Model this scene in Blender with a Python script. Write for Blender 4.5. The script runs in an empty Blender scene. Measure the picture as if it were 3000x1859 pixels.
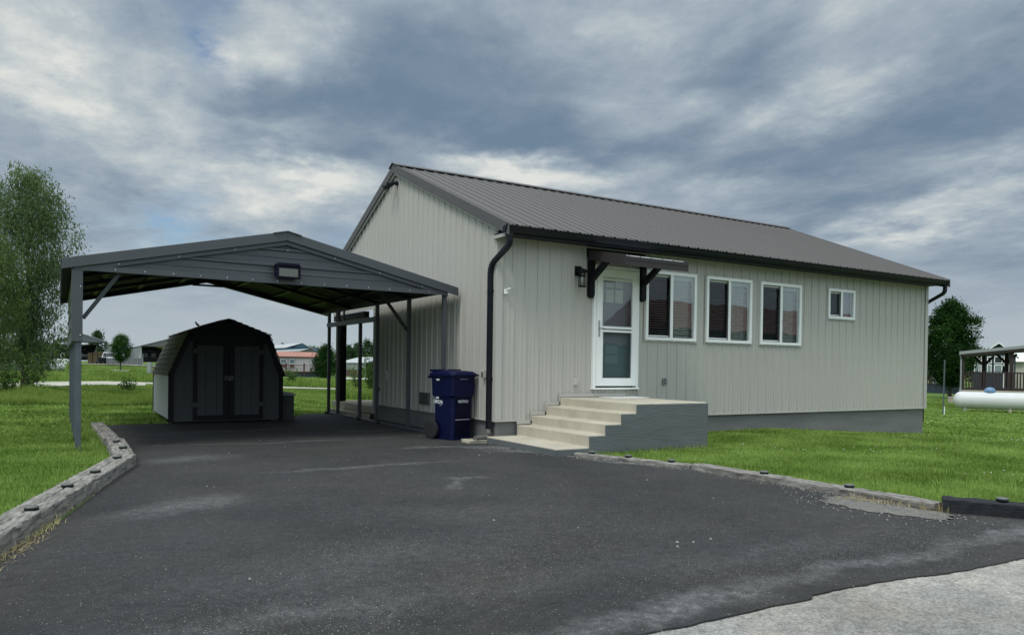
import bpy, bmesh, math, random
import numpy as np
from mathutils import Vector, Matrix
random.seed(7); rng = np.random.default_rng(11)
S = bpy.context.scene; COL = S.collection
PI = math.pi

# ------------------------------------------------------------------ camera
F, CY, YAW, PITCH, ROLL = 2162.93, 1096.4, 0.53888, -0.010704, 0.013076
CAM = np.array([-5.5727, -9.7918, 1.17])
def cam_axes():
    cy, sy, cp, sp = math.cos(YAW), math.sin(YAW), math.cos(PITCH), math.sin(PITCH)
    f = np.array([sy*cp, cy*cp, sp]); r = np.array([cy, -sy, 0.0]); u = np.cross(r, f)
    c, s = math.cos(ROLL), math.sin(ROLL)
    return c*r + s*u, -s*r + c*u, f
CR, CU, CF = cam_axes()
def direction(px, py):
    d = CF + (px-1500)/F*CR - (py-CY)/F*CU
    return d/np.linalg.norm(d)
cd = bpy.data.cameras.new("Camera"); cam = bpy.data.objects.new("Camera", cd); COL.objects.link(cam)
cd.sensor_width = 36; cd.sensor_fit = 'HORIZONTAL'; cd.lens = F/3000*36; cd.shift_y = (CY-929.5)/3000
cd.clip_end = 8000; cd.clip_start = 0.05
cam.matrix_world = Matrix(((CR[0], CU[0], -CF[0], CAM[0]), (CR[1], CU[1], -CF[1], CAM[1]), (CR[2], CU[2], -CF[2], CAM[2]), (0, 0, 0, 1)))
S.camera = cam
RH = np.array([math.cos(YAW), -math.sin(YAW)]); FH = np.array([math.sin(YAW), math.cos(YAW)])

# ------------------------------------------------------------------ terrain
def sstep(a, b, x):
    t = np.clip((x-a)/(b-a), 0, 1); return t*t*(3-2*t)
def terrain(x, y):
    """gentle fall to the right and far behind, small rise at the far left street"""
    x = np.asarray(x, float); y = np.asarray(y, float)
    dx, dy = x-CAM[0], y-CAM[1]
    a = dx*RH[0]+dy*RH[1]; b = dx*FH[0]+dy*FH[1]
    d = np.hypot(dx, dy)
    t = np.where(b > 0.5, a/np.maximum(b, 0.5), 0.6*np.sign(a))
    px = np.clip(1500+F*t, -1500, 4500)
    A = np.interp(px, [-1500, 300, 900, 2830, 4500], [0, 0, .40, 1.36, 1.5])
    z = -A*(1-np.exp(-np.maximum(d-15, 0)/18))
    rise = .72*sstep(80, 113, d)*(1-sstep(450, 750, px))
    return z + rise*np.where(b > 0, 1, 0)
def at(px, d):
    """ground point d metres in front, seen in column px of the 3000 px wide photograph"""
    p = CAM[:2] + FH*d + RH*((px-1500)/F*d)
    return float(p[0]), float(p[1]), float(terrain(p[0], p[1]))
M1 = F  # metres at distance d spanned by n pixels: n*d/F

# ------------------------------------------------------------------ materials
def new_mat(name):
    m = bpy.data.materials.new(name); m.use_nodes = True
    nt = m.node_tree; b = nt.nodes["Principled BSDF"]
    return m, nt, b
def srgb(r, g, b):
    f = lambda c: (c/255/12.92) if c <= 10 else ((c/255+.055)/1.055)**2.4
    return (f(r), f(g), f(b))
def mat(name, col, rough=.6, metal=0., var=0., scale=6., bump=0., bscale=60., stretch=None, col2=None, spec=None, detail=6):
    m, nt, b = new_mat(name); N = nt.nodes; L = nt.links
    b.inputs["Roughness"].default_value = rough; b.inputs["Metallic"].default_value = metal
    if spec is not None: b.inputs["Specular IOR Level"].default_value = spec
    b.inputs["Base Color"].default_value = (*col, 1)
    if var or bump or col2:
        tc = N.new("ShaderNodeTexCoord"); mp = N.new("ShaderNodeMapping")
        if stretch: mp.inputs["Scale"].default_value = stretch
        L.new(tc.outputs["Object"], mp.inputs["Vector"])
    if var or col2:
        n = N.new("ShaderNodeTexNoise"); n.inputs["Scale"].default_value = scale; n.inputs["Detail"].default_value = detail
        n.inputs["Roughness"].default_value = .65
        L.new(mp.outputs[0], n.inputs["Vector"])
        cr = N.new("ShaderNodeValToRGB"); cr.color_ramp.elements[0].position = .3; cr.color_ramp.elements[1].position = .7
        c2 = col2 if col2 else tuple(min(1, c*(1+var)) for c in col); c1 = col if col2 else tuple(c*(1-var) for c in col)
        cr.color_ramp.elements[0].color = (*c1, 1); cr.color_ramp.elements[1].color = (*c2, 1)
        L.new(n.outputs["Fac"], cr.inputs["Fac"]); L.new(cr.outputs["Color"], b.inputs["Base Color"])
        mr = N.new("ShaderNodeMapRange"); mr.inputs["To Min"].default_value = max(0, rough-.1); mr.inputs["To Max"].default_value = min(1, rough+.12)
        L.new(n.outputs["Fac"], mr.inputs["Value"]); L.new(mr.outputs[0], b.inputs["Roughness"])
    if bump:
        n2 = N.new("ShaderNodeTexNoise"); n2.inputs["Scale"].default_value = bscale; n2.inputs["Detail"].default_value = 5
        L.new(mp.outputs[0], n2.inputs["Vector"])
        bp = N.new("ShaderNodeBump"); bp.inputs["Strength"].default_value = bump; bp.inputs["Distance"].default_value = .01
        L.new(n2.outputs["Fac"], bp.inputs["Height"]); L.new(bp.outputs[0], b.inputs["Normal"])
    return m

MT = {}
MT['siding'] = mat("painted_siding", (.437, .430, .395), .5, 0, .022, 1.3, .12, 5, (1, 1, .35), None, .3)
MT['roof'] = mat("brown_grey_roof_steel", (.106, .100, .099), .55, 0, .05, .5, 0, 8, None, None, .3)
MT['trim'] = mat("brown_grey_trim", (.098, .094, .096), .5, 0, .05, 2, 0, 8, None, None, .3)
MT['dark'] = mat("dark_gutter", (.006, .009, .014), .42, 0, .15, 3, 0, 8, None, None, .25)
MT['awning'] = mat('awning_brown_steel', (.036, .032, .033), .5, 0, .06, 2, 0, 8, None, None, .3)
MT['black'] = mat("black_paint", (.004, .005, .009), .55, 0, .2, 5, 0, 8, None, None, .2)
MT['found'] = mat("foundation_paint", (.155, .160, .157), .8, 0, .16, 2.2, .35, 14, (.5, .5, 2.5))
MT['found2'] = mat("stoop_paint", (.112, .127, .131), .75, 0, .14, 3, .5, 12, (.6, .6, 4))
MT['conc'] = mat("broom_concrete", (.45, .415, .335), .85, 0, .15, 2.6, .3, 90)
MT['white'] = mat("white_vinyl", (.82, .85, .84), .4, 0, .03, 3)
MT['whitep'] = mat("white_paint", (.66, .68, .67), .5, 0, .08, 4)
MT['off'] = mat("ivory_plastic", (.50, .50, .45), .5)
MT['brace'] = mat('dark_brace_tube', (.024, .031, .038), .45, 0, .1, 4)
MT['galv'] = mat("galvanised_steel", (.30, .33, .33), .32, .75, .18, 5)
MT['galvd'] = mat("galvanised_underside_shaded", (.0095, .0095, .013), .55, 0, .3, 5)  # near black: the deep shade under the carport roof is put into the colour
MT['cp'] = mat("charcoal_carport_paint", (.062, .070, .080), .42, 0, .08, 3)
MT['cppost'] = mat("blue_grey_tube", (.085, .105, .125), .38, .2, .12, 4)
MT['screw'] = mat("zinc_screw", (.75, .78, .8), .3, .3)
MT['screwd'] = mat("painted_screw", (.17, .18, .17), .5)
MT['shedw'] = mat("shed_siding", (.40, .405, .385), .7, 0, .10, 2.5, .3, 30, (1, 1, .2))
MT['shedd'] = mat("shed_front_shaded", (.049, .058, .061), .8, 0, .12, 3, .3, 30, (1, 1, .2))  # darker than the shed sides: the carport roof's shade is put into this colour
MT['blind'] = mat("blind_slat", (.62, .63, .60), .5)
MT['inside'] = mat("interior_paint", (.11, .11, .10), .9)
MT['curtain'] = mat("pale_curtain", (.55, .55, .48), .9, 0, .15, 8, 0, 10, (6, 6, .3))
MT['indoor'] = mat("inner_door_paint", (.21, .20, .235), .5, 0, .05, 2)
MT['indoor2'] = mat("inner_door_reflection", (.11, .16, .17), .5, 0, .05, 2)  # teal-dark reflection of the lower pane, put into the door's colour
MT['bin'] = mat("navy_bin_plastic", (.0008, .003, .034), .45, 0, .3, 4, .12, 90, None, None, .25)
MT['bindark'] = mat("navy_bin_recess_shade", (.0006, .0012, .014), .5, 0, .2, 4, 0, 8, None, None, .2)
MT['rubber'] = mat("rubber", (.012, .013, .014), .7)
MT['print'] = mat("white_print", (.55, .58, .62), .6, 0, .25, 40)
MT['mauve'] = mat("pinkish_bar", (.22, .19, .26), .5)
MT['splash'] = mat("splash_block_concrete", (.42, .39, .31), .9, 0, .2, 10, .5, 60)
MT['flex'] = mat("flexible_pipe", (.12, .115, .105), .6)
MT['timber'] = mat("weathered_timber", (.055, .051, .046), .95, 0, 0, 9, 1., 30, (.5, 3, 3), (.36, .345, .315))
MT['timberb'] = mat("charred_black_timber", (.012, .014, .018), .9, 0, .4, 14, .9, 30, (.5, 3, 3))
MT['lens'] = mat("pale_lens", (.12, .13, .115), .45)
MT['straw'] = mat("straw", (.42, .35, .18), .95, 0, .3, 20)
MT['asphroad'] = None
MT['tank'] = mat("tank_white", (.58, .60, .60), .45, 0, .06, 1.5)
MT['domeblue'] = mat("faded_blue_plastic", (.13, .24, .40), .5)
MT['brownw'] = mat("dark_brown_stain", (.028, .018, .016), .7, 0, .3, 4)
MT['navy'] = mat("navy_skirting", (.022, .035, .052), .8, 0, .15, 2)
MT['redroof'] = mat("salmon_roof", (.36, .17, .13), .7, 0, .08, .5)
MT['redroof2'] = mat("deep_red_roof", (.15, .05, .04), .6, 0, .08, .5)
MT['lightroof'] = mat("light_metal_roof", (.42, .44, .45), .5, 0, .05, .4)
MT['greysheet'] = mat("grey_sheet", (.26, .28, .28), .55, 0, .06, .4)
MT['darksheet'] = mat("dark_grey_sheet", (.10, .11, .112), .6, 0, .06, .4)
MT['bluesheet'] = mat("blue_sheet", (.04, .10, .17), .6)
MT['pinkwall'] = mat("pale_pink_siding", (.62, .56, .56), .7, 0, .04, 1)
MT['creamwall'] = mat("cream_siding", (.52, .51, .44), .7)
MT['rust'] = mat("rust_brown_rail", (.10, .045, .04), .7)
MT['tan'] = mat("tan_board", (.24, .18, .10), .8, 0, .1, 1)
MT['darkglass'] = mat("dark_glass", (.02, .028, .032), .08)
MT['paleglass'] = mat("pale_glass", (.20, .25, .26), .1)
MT['path'] = mat("pale_path", (.40, .39, .33), .95, 0, .15, .6)
MT['farroad'] = mat("far_road_surface", (.42, .42, .37), .95, 0, .1, .3)
MT['stone'] = mat("edging_stone", (.40, .38, .30), .9)
MT['block'] = mat("pinkish_block", (.40, .33, .30), .9, 0, .15, 2)
MT['bark'] = mat("bark", (.055, .045, .035), .95, 0, .3, 12, .6, 40)
MT['pebble'] = mat('grey_pebble', (.24, .235, .21), .9)
MT['birdm'] = mat("bird_feather", (.05, .07, .05), .9, 0, .3, 60)
MT['silver'] = mat("silver_camper", (.40, .41, .42), .35, .1, .05, 1)

def shingle_mat():
    m, nt, b = new_mat("asphalt_shingle"); N = nt.nodes; L = nt.links
    tc = N.new("ShaderNodeTexCoord"); n = N.new("ShaderNodeTexNoise"); n.inputs["Scale"].default_value = 9; n.inputs["Detail"].default_value = 8
    n2 = N.new("ShaderNodeTexNoise"); n2.inputs["Scale"].default_value = 150
    L.new(tc.outputs["Object"], n.inputs["Vector"]); L.new(tc.outputs["Object"], n2.inputs["Vector"])
    at_ = N.new("ShaderNodeAttribute"); at_.attribute_name = "rnd"
    ad = N.new("ShaderNodeMath"); ad.operation = 'MULTIPLY_ADD'; ad.inputs[1].default_value = .5; L.new(n.outputs["Fac"], ad.inputs[0]); 
    h = N.new("ShaderNodeMath"); h.operation = 'MULTIPLY'; h.inputs[1].default_value = .5; L.new(at_.outputs["Fac"], h.inputs[0]); L.new(h.outputs[0], ad.inputs[2])
    cr = N.new("ShaderNodeValToRGB"); cr.color_ramp.elements[0].position = .2; cr.color_ramp.elements[1].position = .8
    cr.color_ramp.elements[0].color = (.085, .077, .072, 1); cr.color_ramp.elements[1].color = (.21, .19, .178, 1)
    L.new(ad.outputs[0], cr.inputs["Fac"]); L.new(cr.outputs["Color"], b.inputs["Base Color"]); b.inputs["Roughness"].default_value = .95
    bp = N.new("ShaderNodeBump"); bp.inputs["Strength"].default_value = .4; bp.inputs["Distance"].default_value = .005
    L.new(n2.outputs["Fac"], bp.inputs["Height"]); L.new(bp.outputs[0], b.inputs["Normal"])
    return m
MT['shingle'] = shingle_mat()

def glass_mat(name, tint=(.9, .95, .95), refl=1.0, base=.04):
    m, nt, b = new_mat(name); N = nt.nodes; L = nt.links; N.remove(b)
    out = N["Material Output"]
    tr = N.new("ShaderNodeBsdfTransparent"); tr.inputs["Color"].default_value = (*tint, 1)
    gl = N.new("ShaderNodeBsdfGlossy"); gl.inputs["Roughness"].default_value = .015; gl.inputs["Color"].default_value = (refl, refl, refl, 1)
    tc = N.new("ShaderNodeTexCoord"); n = N.new("ShaderNodeTexNoise"); n.inputs["Scale"].default_value = 2.2; n.inputs["Detail"].default_value = 1
    L.new(tc.outputs["Object"], n.inputs["Vector"])
    bp = N.new("ShaderNodeBump"); bp.inputs["Strength"].default_value = .06; bp.inputs["Distance"].default_value = .02
    L.new(n.outputs["Fac"], bp.inputs["Height"]); L.new(bp.outputs[0], gl.inputs["Normal"])
    ge = N.new("ShaderNodeNewGeometry"); dt = N.new("ShaderNodeVectorMath"); dt.operation = 'DOT_PRODUCT'; L.new(ge.outputs["Normal"], dt.inputs[0]); L.new(ge.outputs["Incoming"], dt.inputs[1])
    ab = N.new("ShaderNodeMath"); ab.operation = 'ABSOLUTE'; L.new(dt.outputs["Value"], ab.inputs[0])
    iv = N.new("ShaderNodeMath"); iv.operation = 'SUBTRACT'; iv.inputs[0].default_value = 1; iv.use_clamp = True; L.new(ab.outputs[0], iv.inputs[1])
    pw = N.new("ShaderNodeMath"); pw.operation = 'POWER'; pw.inputs[1].default_value = 4; L.new(iv.outputs[0], pw.inputs[0])
    ad = N.new("ShaderNodeMath"); ad.operation = 'MULTIPLY_ADD'; ad.inputs[1].default_value = .9; ad.inputs[2].default_value = base; ad.use_clamp = True
    L.new(pw.outputs[0], ad.inputs[0])
    mx = N.new("ShaderNodeMixShader"); L.new(ad.outputs[0], mx.inputs["Fac"]); L.new(tr.outputs[0], mx.inputs[1]); L.new(gl.outputs[0], mx.inputs[2])
    L.new(mx.outputs[0], out.inputs["Surface"])
    return m
MT['glass'] = glass_mat("window_glass", (.90, .94, .94), .95, .13)
MT['screen'] = glass_mat("screened_glass", (.55, .58, .60), .6, .06)
MT['doorglass'] = glass_mat("storm_door_glass", (.88, .92, .92), .9, .07)
MT['lampglass'] = glass_mat("lamp_glass", (.85, .88, .88), .9, .05)

def leaf_mat(name, c_lo, c_hi, trans=.35, nscale=.6):
    m, nt, b = new_mat(name); N = nt.nodes; L = nt.links; N.remove(b); out = N["Material Output"]
    a = N.new("ShaderNodeAttribute"); a.attribute_name = "rnd"
    tc = N.new("ShaderNodeTexCoord"); n = N.new("ShaderNodeTexNoise"); n.inputs["Scale"].default_value = nscale; n.inputs["Detail"].default_value = 3
    L.new(tc.outputs["Object"], n.inputs["Vector"])
    s = N.new("ShaderNodeMath"); s.operation = 'MULTIPLY_ADD'; s.inputs[1].default_value = 1.6; s.inputs[2].default_value = -.8
    L.new(n.outputs["Fac"], s.inputs[0])
    s2 = N.new("ShaderNodeMath"); s2.operation = 'MULTIPLY_ADD'; s2.inputs[1].default_value = .75; s2.inputs[2].default_value = .12; L.new(a.outputs["Fac"], s2.inputs[0])
    s3 = N.new("ShaderNodeMath"); s3.operation = 'ADD'; s3.use_clamp = True; L.new(s.outputs[0], s3.inputs[0]); L.new(s2.outputs[0], s3.inputs[1])
    mx = N.new("ShaderNodeMix"); mx.data_type = 'RGBA'; mx.inputs[6].default_value = (*c_lo, 1); mx.inputs[7].default_value = (*c_hi, 1)
    L.new(s3.outputs[0], mx.inputs[0])
    df = N.new("ShaderNodeBsdfDiffuse"); tl = N.new("ShaderNodeBsdfTranslucent"); L.new(mx.outputs[2], df.inputs[0]); L.new(mx.outputs[2], tl.inputs[0])
    ms = N.new("ShaderNodeMixShader"); ms.inputs[0].default_value = trans; L.new(df.outputs[0], ms.inputs[1]); L.new(tl.outputs[0], ms.inputs[2])
    L.new(ms.outputs[0], out.inputs["Surface"])
    return m
MT['grass'] = leaf_mat("lawn_blades", (.080, .155, .020), (.37, .51, .14), .38, .9)
MT['tall'] = leaf_mat("tall_grass_blades", (.095, .165, .025), (.31, .42, .11), .4, .25)
MT['weed'] = leaf_mat("weed_leaves", (.035, .085, .02), (.13, .21, .06), .35, .8)
MT['willow'] = leaf_mat("willow_leaves", (.06, .112, .048), (.21, .28, .125), .45, .45)
MT['willow2'] = leaf_mat("willow_leaves_light", (.06, .11, .03), (.17, .23, .08), .4, .45)
MT['maple'] = leaf_mat("dense_leaves", (.008, .030, .010), (.040, .095, .022), .25, .5)
MT['round'] = leaf_mat("round_tree_leaves", (.012, .045, .012), (.055, .13, .028), .25, .6)
MT['farleaf'] = leaf_mat("far_leaves", (.020, .050, .022), (.07, .115, .05), .25, .15)
MT['farleaf2'] = leaf_mat("far_leaves_olive", (.06, .085, .035), (.15, .18, .075), .25, .15)

def ground_mat():
    m, nt, b = new_mat("lawn_soil"); N = nt.nodes; L = nt.links
    tc = N.new("ShaderNodeTexCoord")
    n = N.new("ShaderNodeTexNoise"); n.inputs["Scale"].default_value = .35; n.inputs["Detail"].default_value = 8; n.inputs["Roughness"].default_value = .7
    n2 = N.new("ShaderNodeTexNoise"); n2.inputs["Scale"].default_value = 45; n2.inputs["Detail"].default_value = 4
    L.new(tc.outputs["Object"], n.inputs["Vector"]); L.new(tc.outputs["Object"], n2.inputs["Vector"])
    ad = N.new("ShaderNodeMath"); ad.operation = 'MULTIPLY_ADD'; ad.inputs[1].default_value = .45; L.new(n2.outputs["Fac"], ad.inputs[0])
    h = N.new("ShaderNodeMath"); h.operation = 'MULTIPLY'; h.inputs[1].default_value = .6; L.new(n.outputs["Fac"], h.inputs[0]); L.new(h.outputs[0], ad.inputs[2])
    cr = N.new("ShaderNodeValToRGB"); e = cr.color_ramp.elements; e[0].position = .3; e[1].position = .75
    e[0].color = (.05, .095, .02, 1); e[1].color = (.14, .22, .05, 1)
    L.new(ad.outputs[0], cr.inputs["Fac"]); L.new(cr.outputs["Color"], b.inputs["Base Color"]); b.inputs["Roughness"].default_value = 1
    b.inputs["Specular IOR Level"].default_value = .1
    return m
MT['ground'] = ground_mat()

def asphalt_mat(name, lo, hi, speck, speck_amt, patches=(), fine=260., speckscale=38., patchcol=(.185, .19, .195), worn=(), grain=70.):
    m, nt, b = new_mat(name); N = nt.nodes; L = nt.links
    tc = N.new("ShaderNodeTexCoord"); co = tc.outputs["Object"]
    def noise(s, d=6, r=.6):
        n = N.new("ShaderNodeTexNoise"); n.inputs["Scale"].default_value = s; n.inputs["Detail"].default_value = d; n.inputs["Roughness"].default_value = r
        L.new(co, n.inputs["Vector"]); return n
    def math_(op, a, bb, clamp=False):
        x = N.new("ShaderNodeMath"); x.operation = op; x.use_clamp = clamp
        for i, v in enumerate((a, bb)):
            if isinstance(v, (int, float)): x.inputs[i].default_value = v
            else: L.new(v, x.inputs[i])
        return x.outputs[0]
    big = noise(.55, 7, .65); fin = noise(fine*.45, 5, .85); mid = noise(14, 5, .7)
    f = math_('ADD', math_('MULTIPLY', big.outputs["Fac"], .55), math_('MULTIPLY', fin.outputs["Fac"], .45))
    cr = N.new("ShaderNodeValToRGB"); e = cr.color_ramp.elements; e[0].position = .36; e[1].position = .66
    e[0].color = (*lo, 1); e[1].color = (*hi, 1); L.new(f, cr.inputs["Fac"]); col = cr.outputs["Color"]
    def mix(fac, a, c):
        x = N.new("ShaderNodeMix"); x.data_type = 'RGBA'; L.new(fac, x.inputs[0]); L.new(a, x.inputs[6])
        if isinstance(c, tuple): x.inputs[7].default_value = (*c, 1)
        else: L.new(c, x.inputs[7])
        return x.outputs[2]
    # worn patches with a shape of their own
    if patches:
        wv = N.new("ShaderNodeVectorMath"); wv.operation = 'MULTIPLY_ADD'; wn = noise(1.6, 4)
        wv.inputs[1].default_value = (.7, .7, 0); L.new(wn.outputs["Color"], wv.inputs[0]); L.new(co, wv.inputs[2])
        tot = None
        for (x, y, rx, ry, rot, amp) in patches:
            mp = N.new("ShaderNodeMapping"); mp.vector_type = 'TEXTURE'
            mp.inputs["Location"].default_value = (x+.35, y+.35, 0); mp.inputs["Rotation"].default_value = (0, 0, rot); mp.inputs["Scale"].default_value = (rx, ry, 50)
            L.new(wv.outputs[0], mp.inputs[0])
            g = N.new("ShaderNodeTexGradient"); g.gradient_type = 'SPHERICAL'; L.new(mp.outputs[0], g.inputs[0])
            k = math_('MULTIPLY', g.outputs["Fac"], amp); tot = k if tot is None else math_('ADD', tot, k)
        fac = math_('MULTIPLY', tot, math_('ADD', math_('MULTIPLY', mid.outputs["Fac"], 1.4), -.15), True)
        col = mix(fac, col, patchcol)
    br = noise(.9, 6, .7); col = mix(math_('MULTIPLY', math_('ADD', br.outputs["Fac"], -.42), 1.6, True), col, tuple(c*k for c, k in zip(hi, (1.15, 1.0, .86))))
    gr = noise(grain, 4, .85); g2 = noise(grain*.2, 8, .9)
    gm_ = N.new("ShaderNodeMapRange"); gm_.inputs["From Min"].default_value = .36; gm_.inputs["From Max"].default_value = .64; gm_.inputs["To Min"].default_value = .28; gm_.inputs["To Max"].default_value = 1.75
    L.new(math_('ADD', math_('MULTIPLY', gr.outputs["Fac"], .5), math_('MULTIPLY', g2.outputs["Fac"], .5)), gm_.inputs["Value"])
    vm = N.new("ShaderNodeVectorMath"); vm.operation = 'SCALE'; L.new(col, vm.inputs[0]); L.new(gm_.outputs[0], vm.inputs["Scale"]); col = vm.outputs[0]
    # pale stones showing in the binder
    vo = N.new("ShaderNodeTexVoronoi"); vo.inputs["Scale"].default_value = speckscale; L.new(co, vo.inputs["Vector"])
    vo2 = N.new("ShaderNodeTexVoronoi"); vo2.inputs["Scale"].default_value = speckscale*2.6; L.new(co, vo2.inputs["Vector"])
    sp = math_('LESS_THAN', vo.outputs["Distance"], .13)
    cs = N.new("ShaderNodeSeparateColor"); L.new(vo.outputs["Color"], cs.inputs[0])
    dens = noise(.8, 5)
    th = math_('ADD', math_('MULTIPLY', dens.outputs["Fac"], speck_amt*1.7), -speck_amt*.38)
    for (x, y, rx, ry, rot, amp) in worn:
        mp = N.new("ShaderNodeMapping"); mp.vector_type = 'TEXTURE'
        mp.inputs["Location"].default_value = (x+.35, y+.35, 0); mp.inputs["Rotation"].default_value = (0, 0, rot); mp.inputs["Scale"].default_value = (rx, ry, 50)
        L.new(wv.outputs[0], mp.inputs[0]); g = N.new("ShaderNodeTexGradient"); g.gradient_type = 'SPHERICAL'; L.new(mp.outputs[0], g.inputs[0]); th = math_('ADD', th, math_('MULTIPLY', g.outputs["Fac"], amp))
    sp = math_('MULTIPLY', sp, math_('LESS_THAN', cs.outputs[0], th))
    cs2 = N.new("ShaderNodeSeparateColor"); L.new(vo2.outputs["Color"], cs2.inputs[0])
    sp2 = math_('MULTIPLY', math_('LESS_THAN', vo2.outputs["Distance"], .22), math_('LESS_THAN', cs2.outputs[0], th))
    col = mix(math_('MAXIMUM', sp, math_('MULTIPLY', sp2, .7)), col, speck)
    L.new(col, b.inputs["Base Color"]); b.inputs["Roughness"].default_value = .85
    b.inputs["Specular IOR Level"].default_value = .3
    bp = N.new("ShaderNodeBump"); bp.inputs["Strength"].default_value = .6; bp.inputs["Distance"].default_value = .006
    L.new(fin.outputs["Fac"], bp.inputs["Height"]); L.new(bp.outputs[0], b.inputs["Normal"])
    return m
MT['drive'] = asphalt_mat("driveway_asphalt", (.0145, .0155, .0165), (.049, .050, .0515), (.34, .34, .32), .26,
    [(-4.75, -3.3, .75, .35, .6, .75), (-3.0, -4.6, 1.1, .5, -.3, .2), (-4.4, -.2, .9, .35, .2, .6), (-2.7, -1.75, 1.5, .14, .02, .65), (-2.35, -3.35, .45, .12, .9, .8), (-2.05, -3.0, .3, .1, -.4, .7),
     (-2.4, 1.3, 2.0, .10, .05, .7), (-1.3, -.2, .8, .12, -.2, .6), (-3.6, -6.4, 1.8, .35, .05, .2), (-1.6, -6.6, 1.6, .28, .03, .22), (-.4, -.6, 1.0, .2, -.5, .9), (-3.3, 3.4, 1.6, .25, .1, .5), (-1.2, 2.6, 1.4, .12, .1, .6), (-3.9, 1.4, 1.2, .12, -.1, .5), (-.35, -1.2, .7, .18, -.9, .9), (.2, -2.7, .7, .16, -1.2, .8), (-3.9, -5.6, 1.5, .5, .1, .2), (-4.9, -6.4, 1.2, .3, .1, .3), (-1.2, -7.1, 2.4, .14, .02, .7), (-3.2, -7.2, 1.6, .14, 0, .8), (.5, -7.1, .8, .2, .1, .9)],
    worn=[(-4.9, -6.5, 1.3, .7, .2, .6), (-4.0, -5.4, 1.0, .55, .3, .45), (-3.2, -6.0, 1.0, .6, .1, .5), (-1.4, -6.9, 2.2, .4, .03, .6), (-2.0, -5.4, 1.2, .8, .2, .3), (.2, -6.9, 1.0, .5, .1, .5)])
MT['road'] = asphalt_mat("worn_grey_road", (.11, .112, .107), (.40, .395, .375), (.52, .52, .49), .6, fine=170., speckscale=60., grain=55.)
MT['gravelp'] = asphalt_mat("exposed_gravel", (.07, .07, .067), (.19, .185, .17), (.36, .35, .31), .8, fine=110., speckscale=45., grain=60.)

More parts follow.
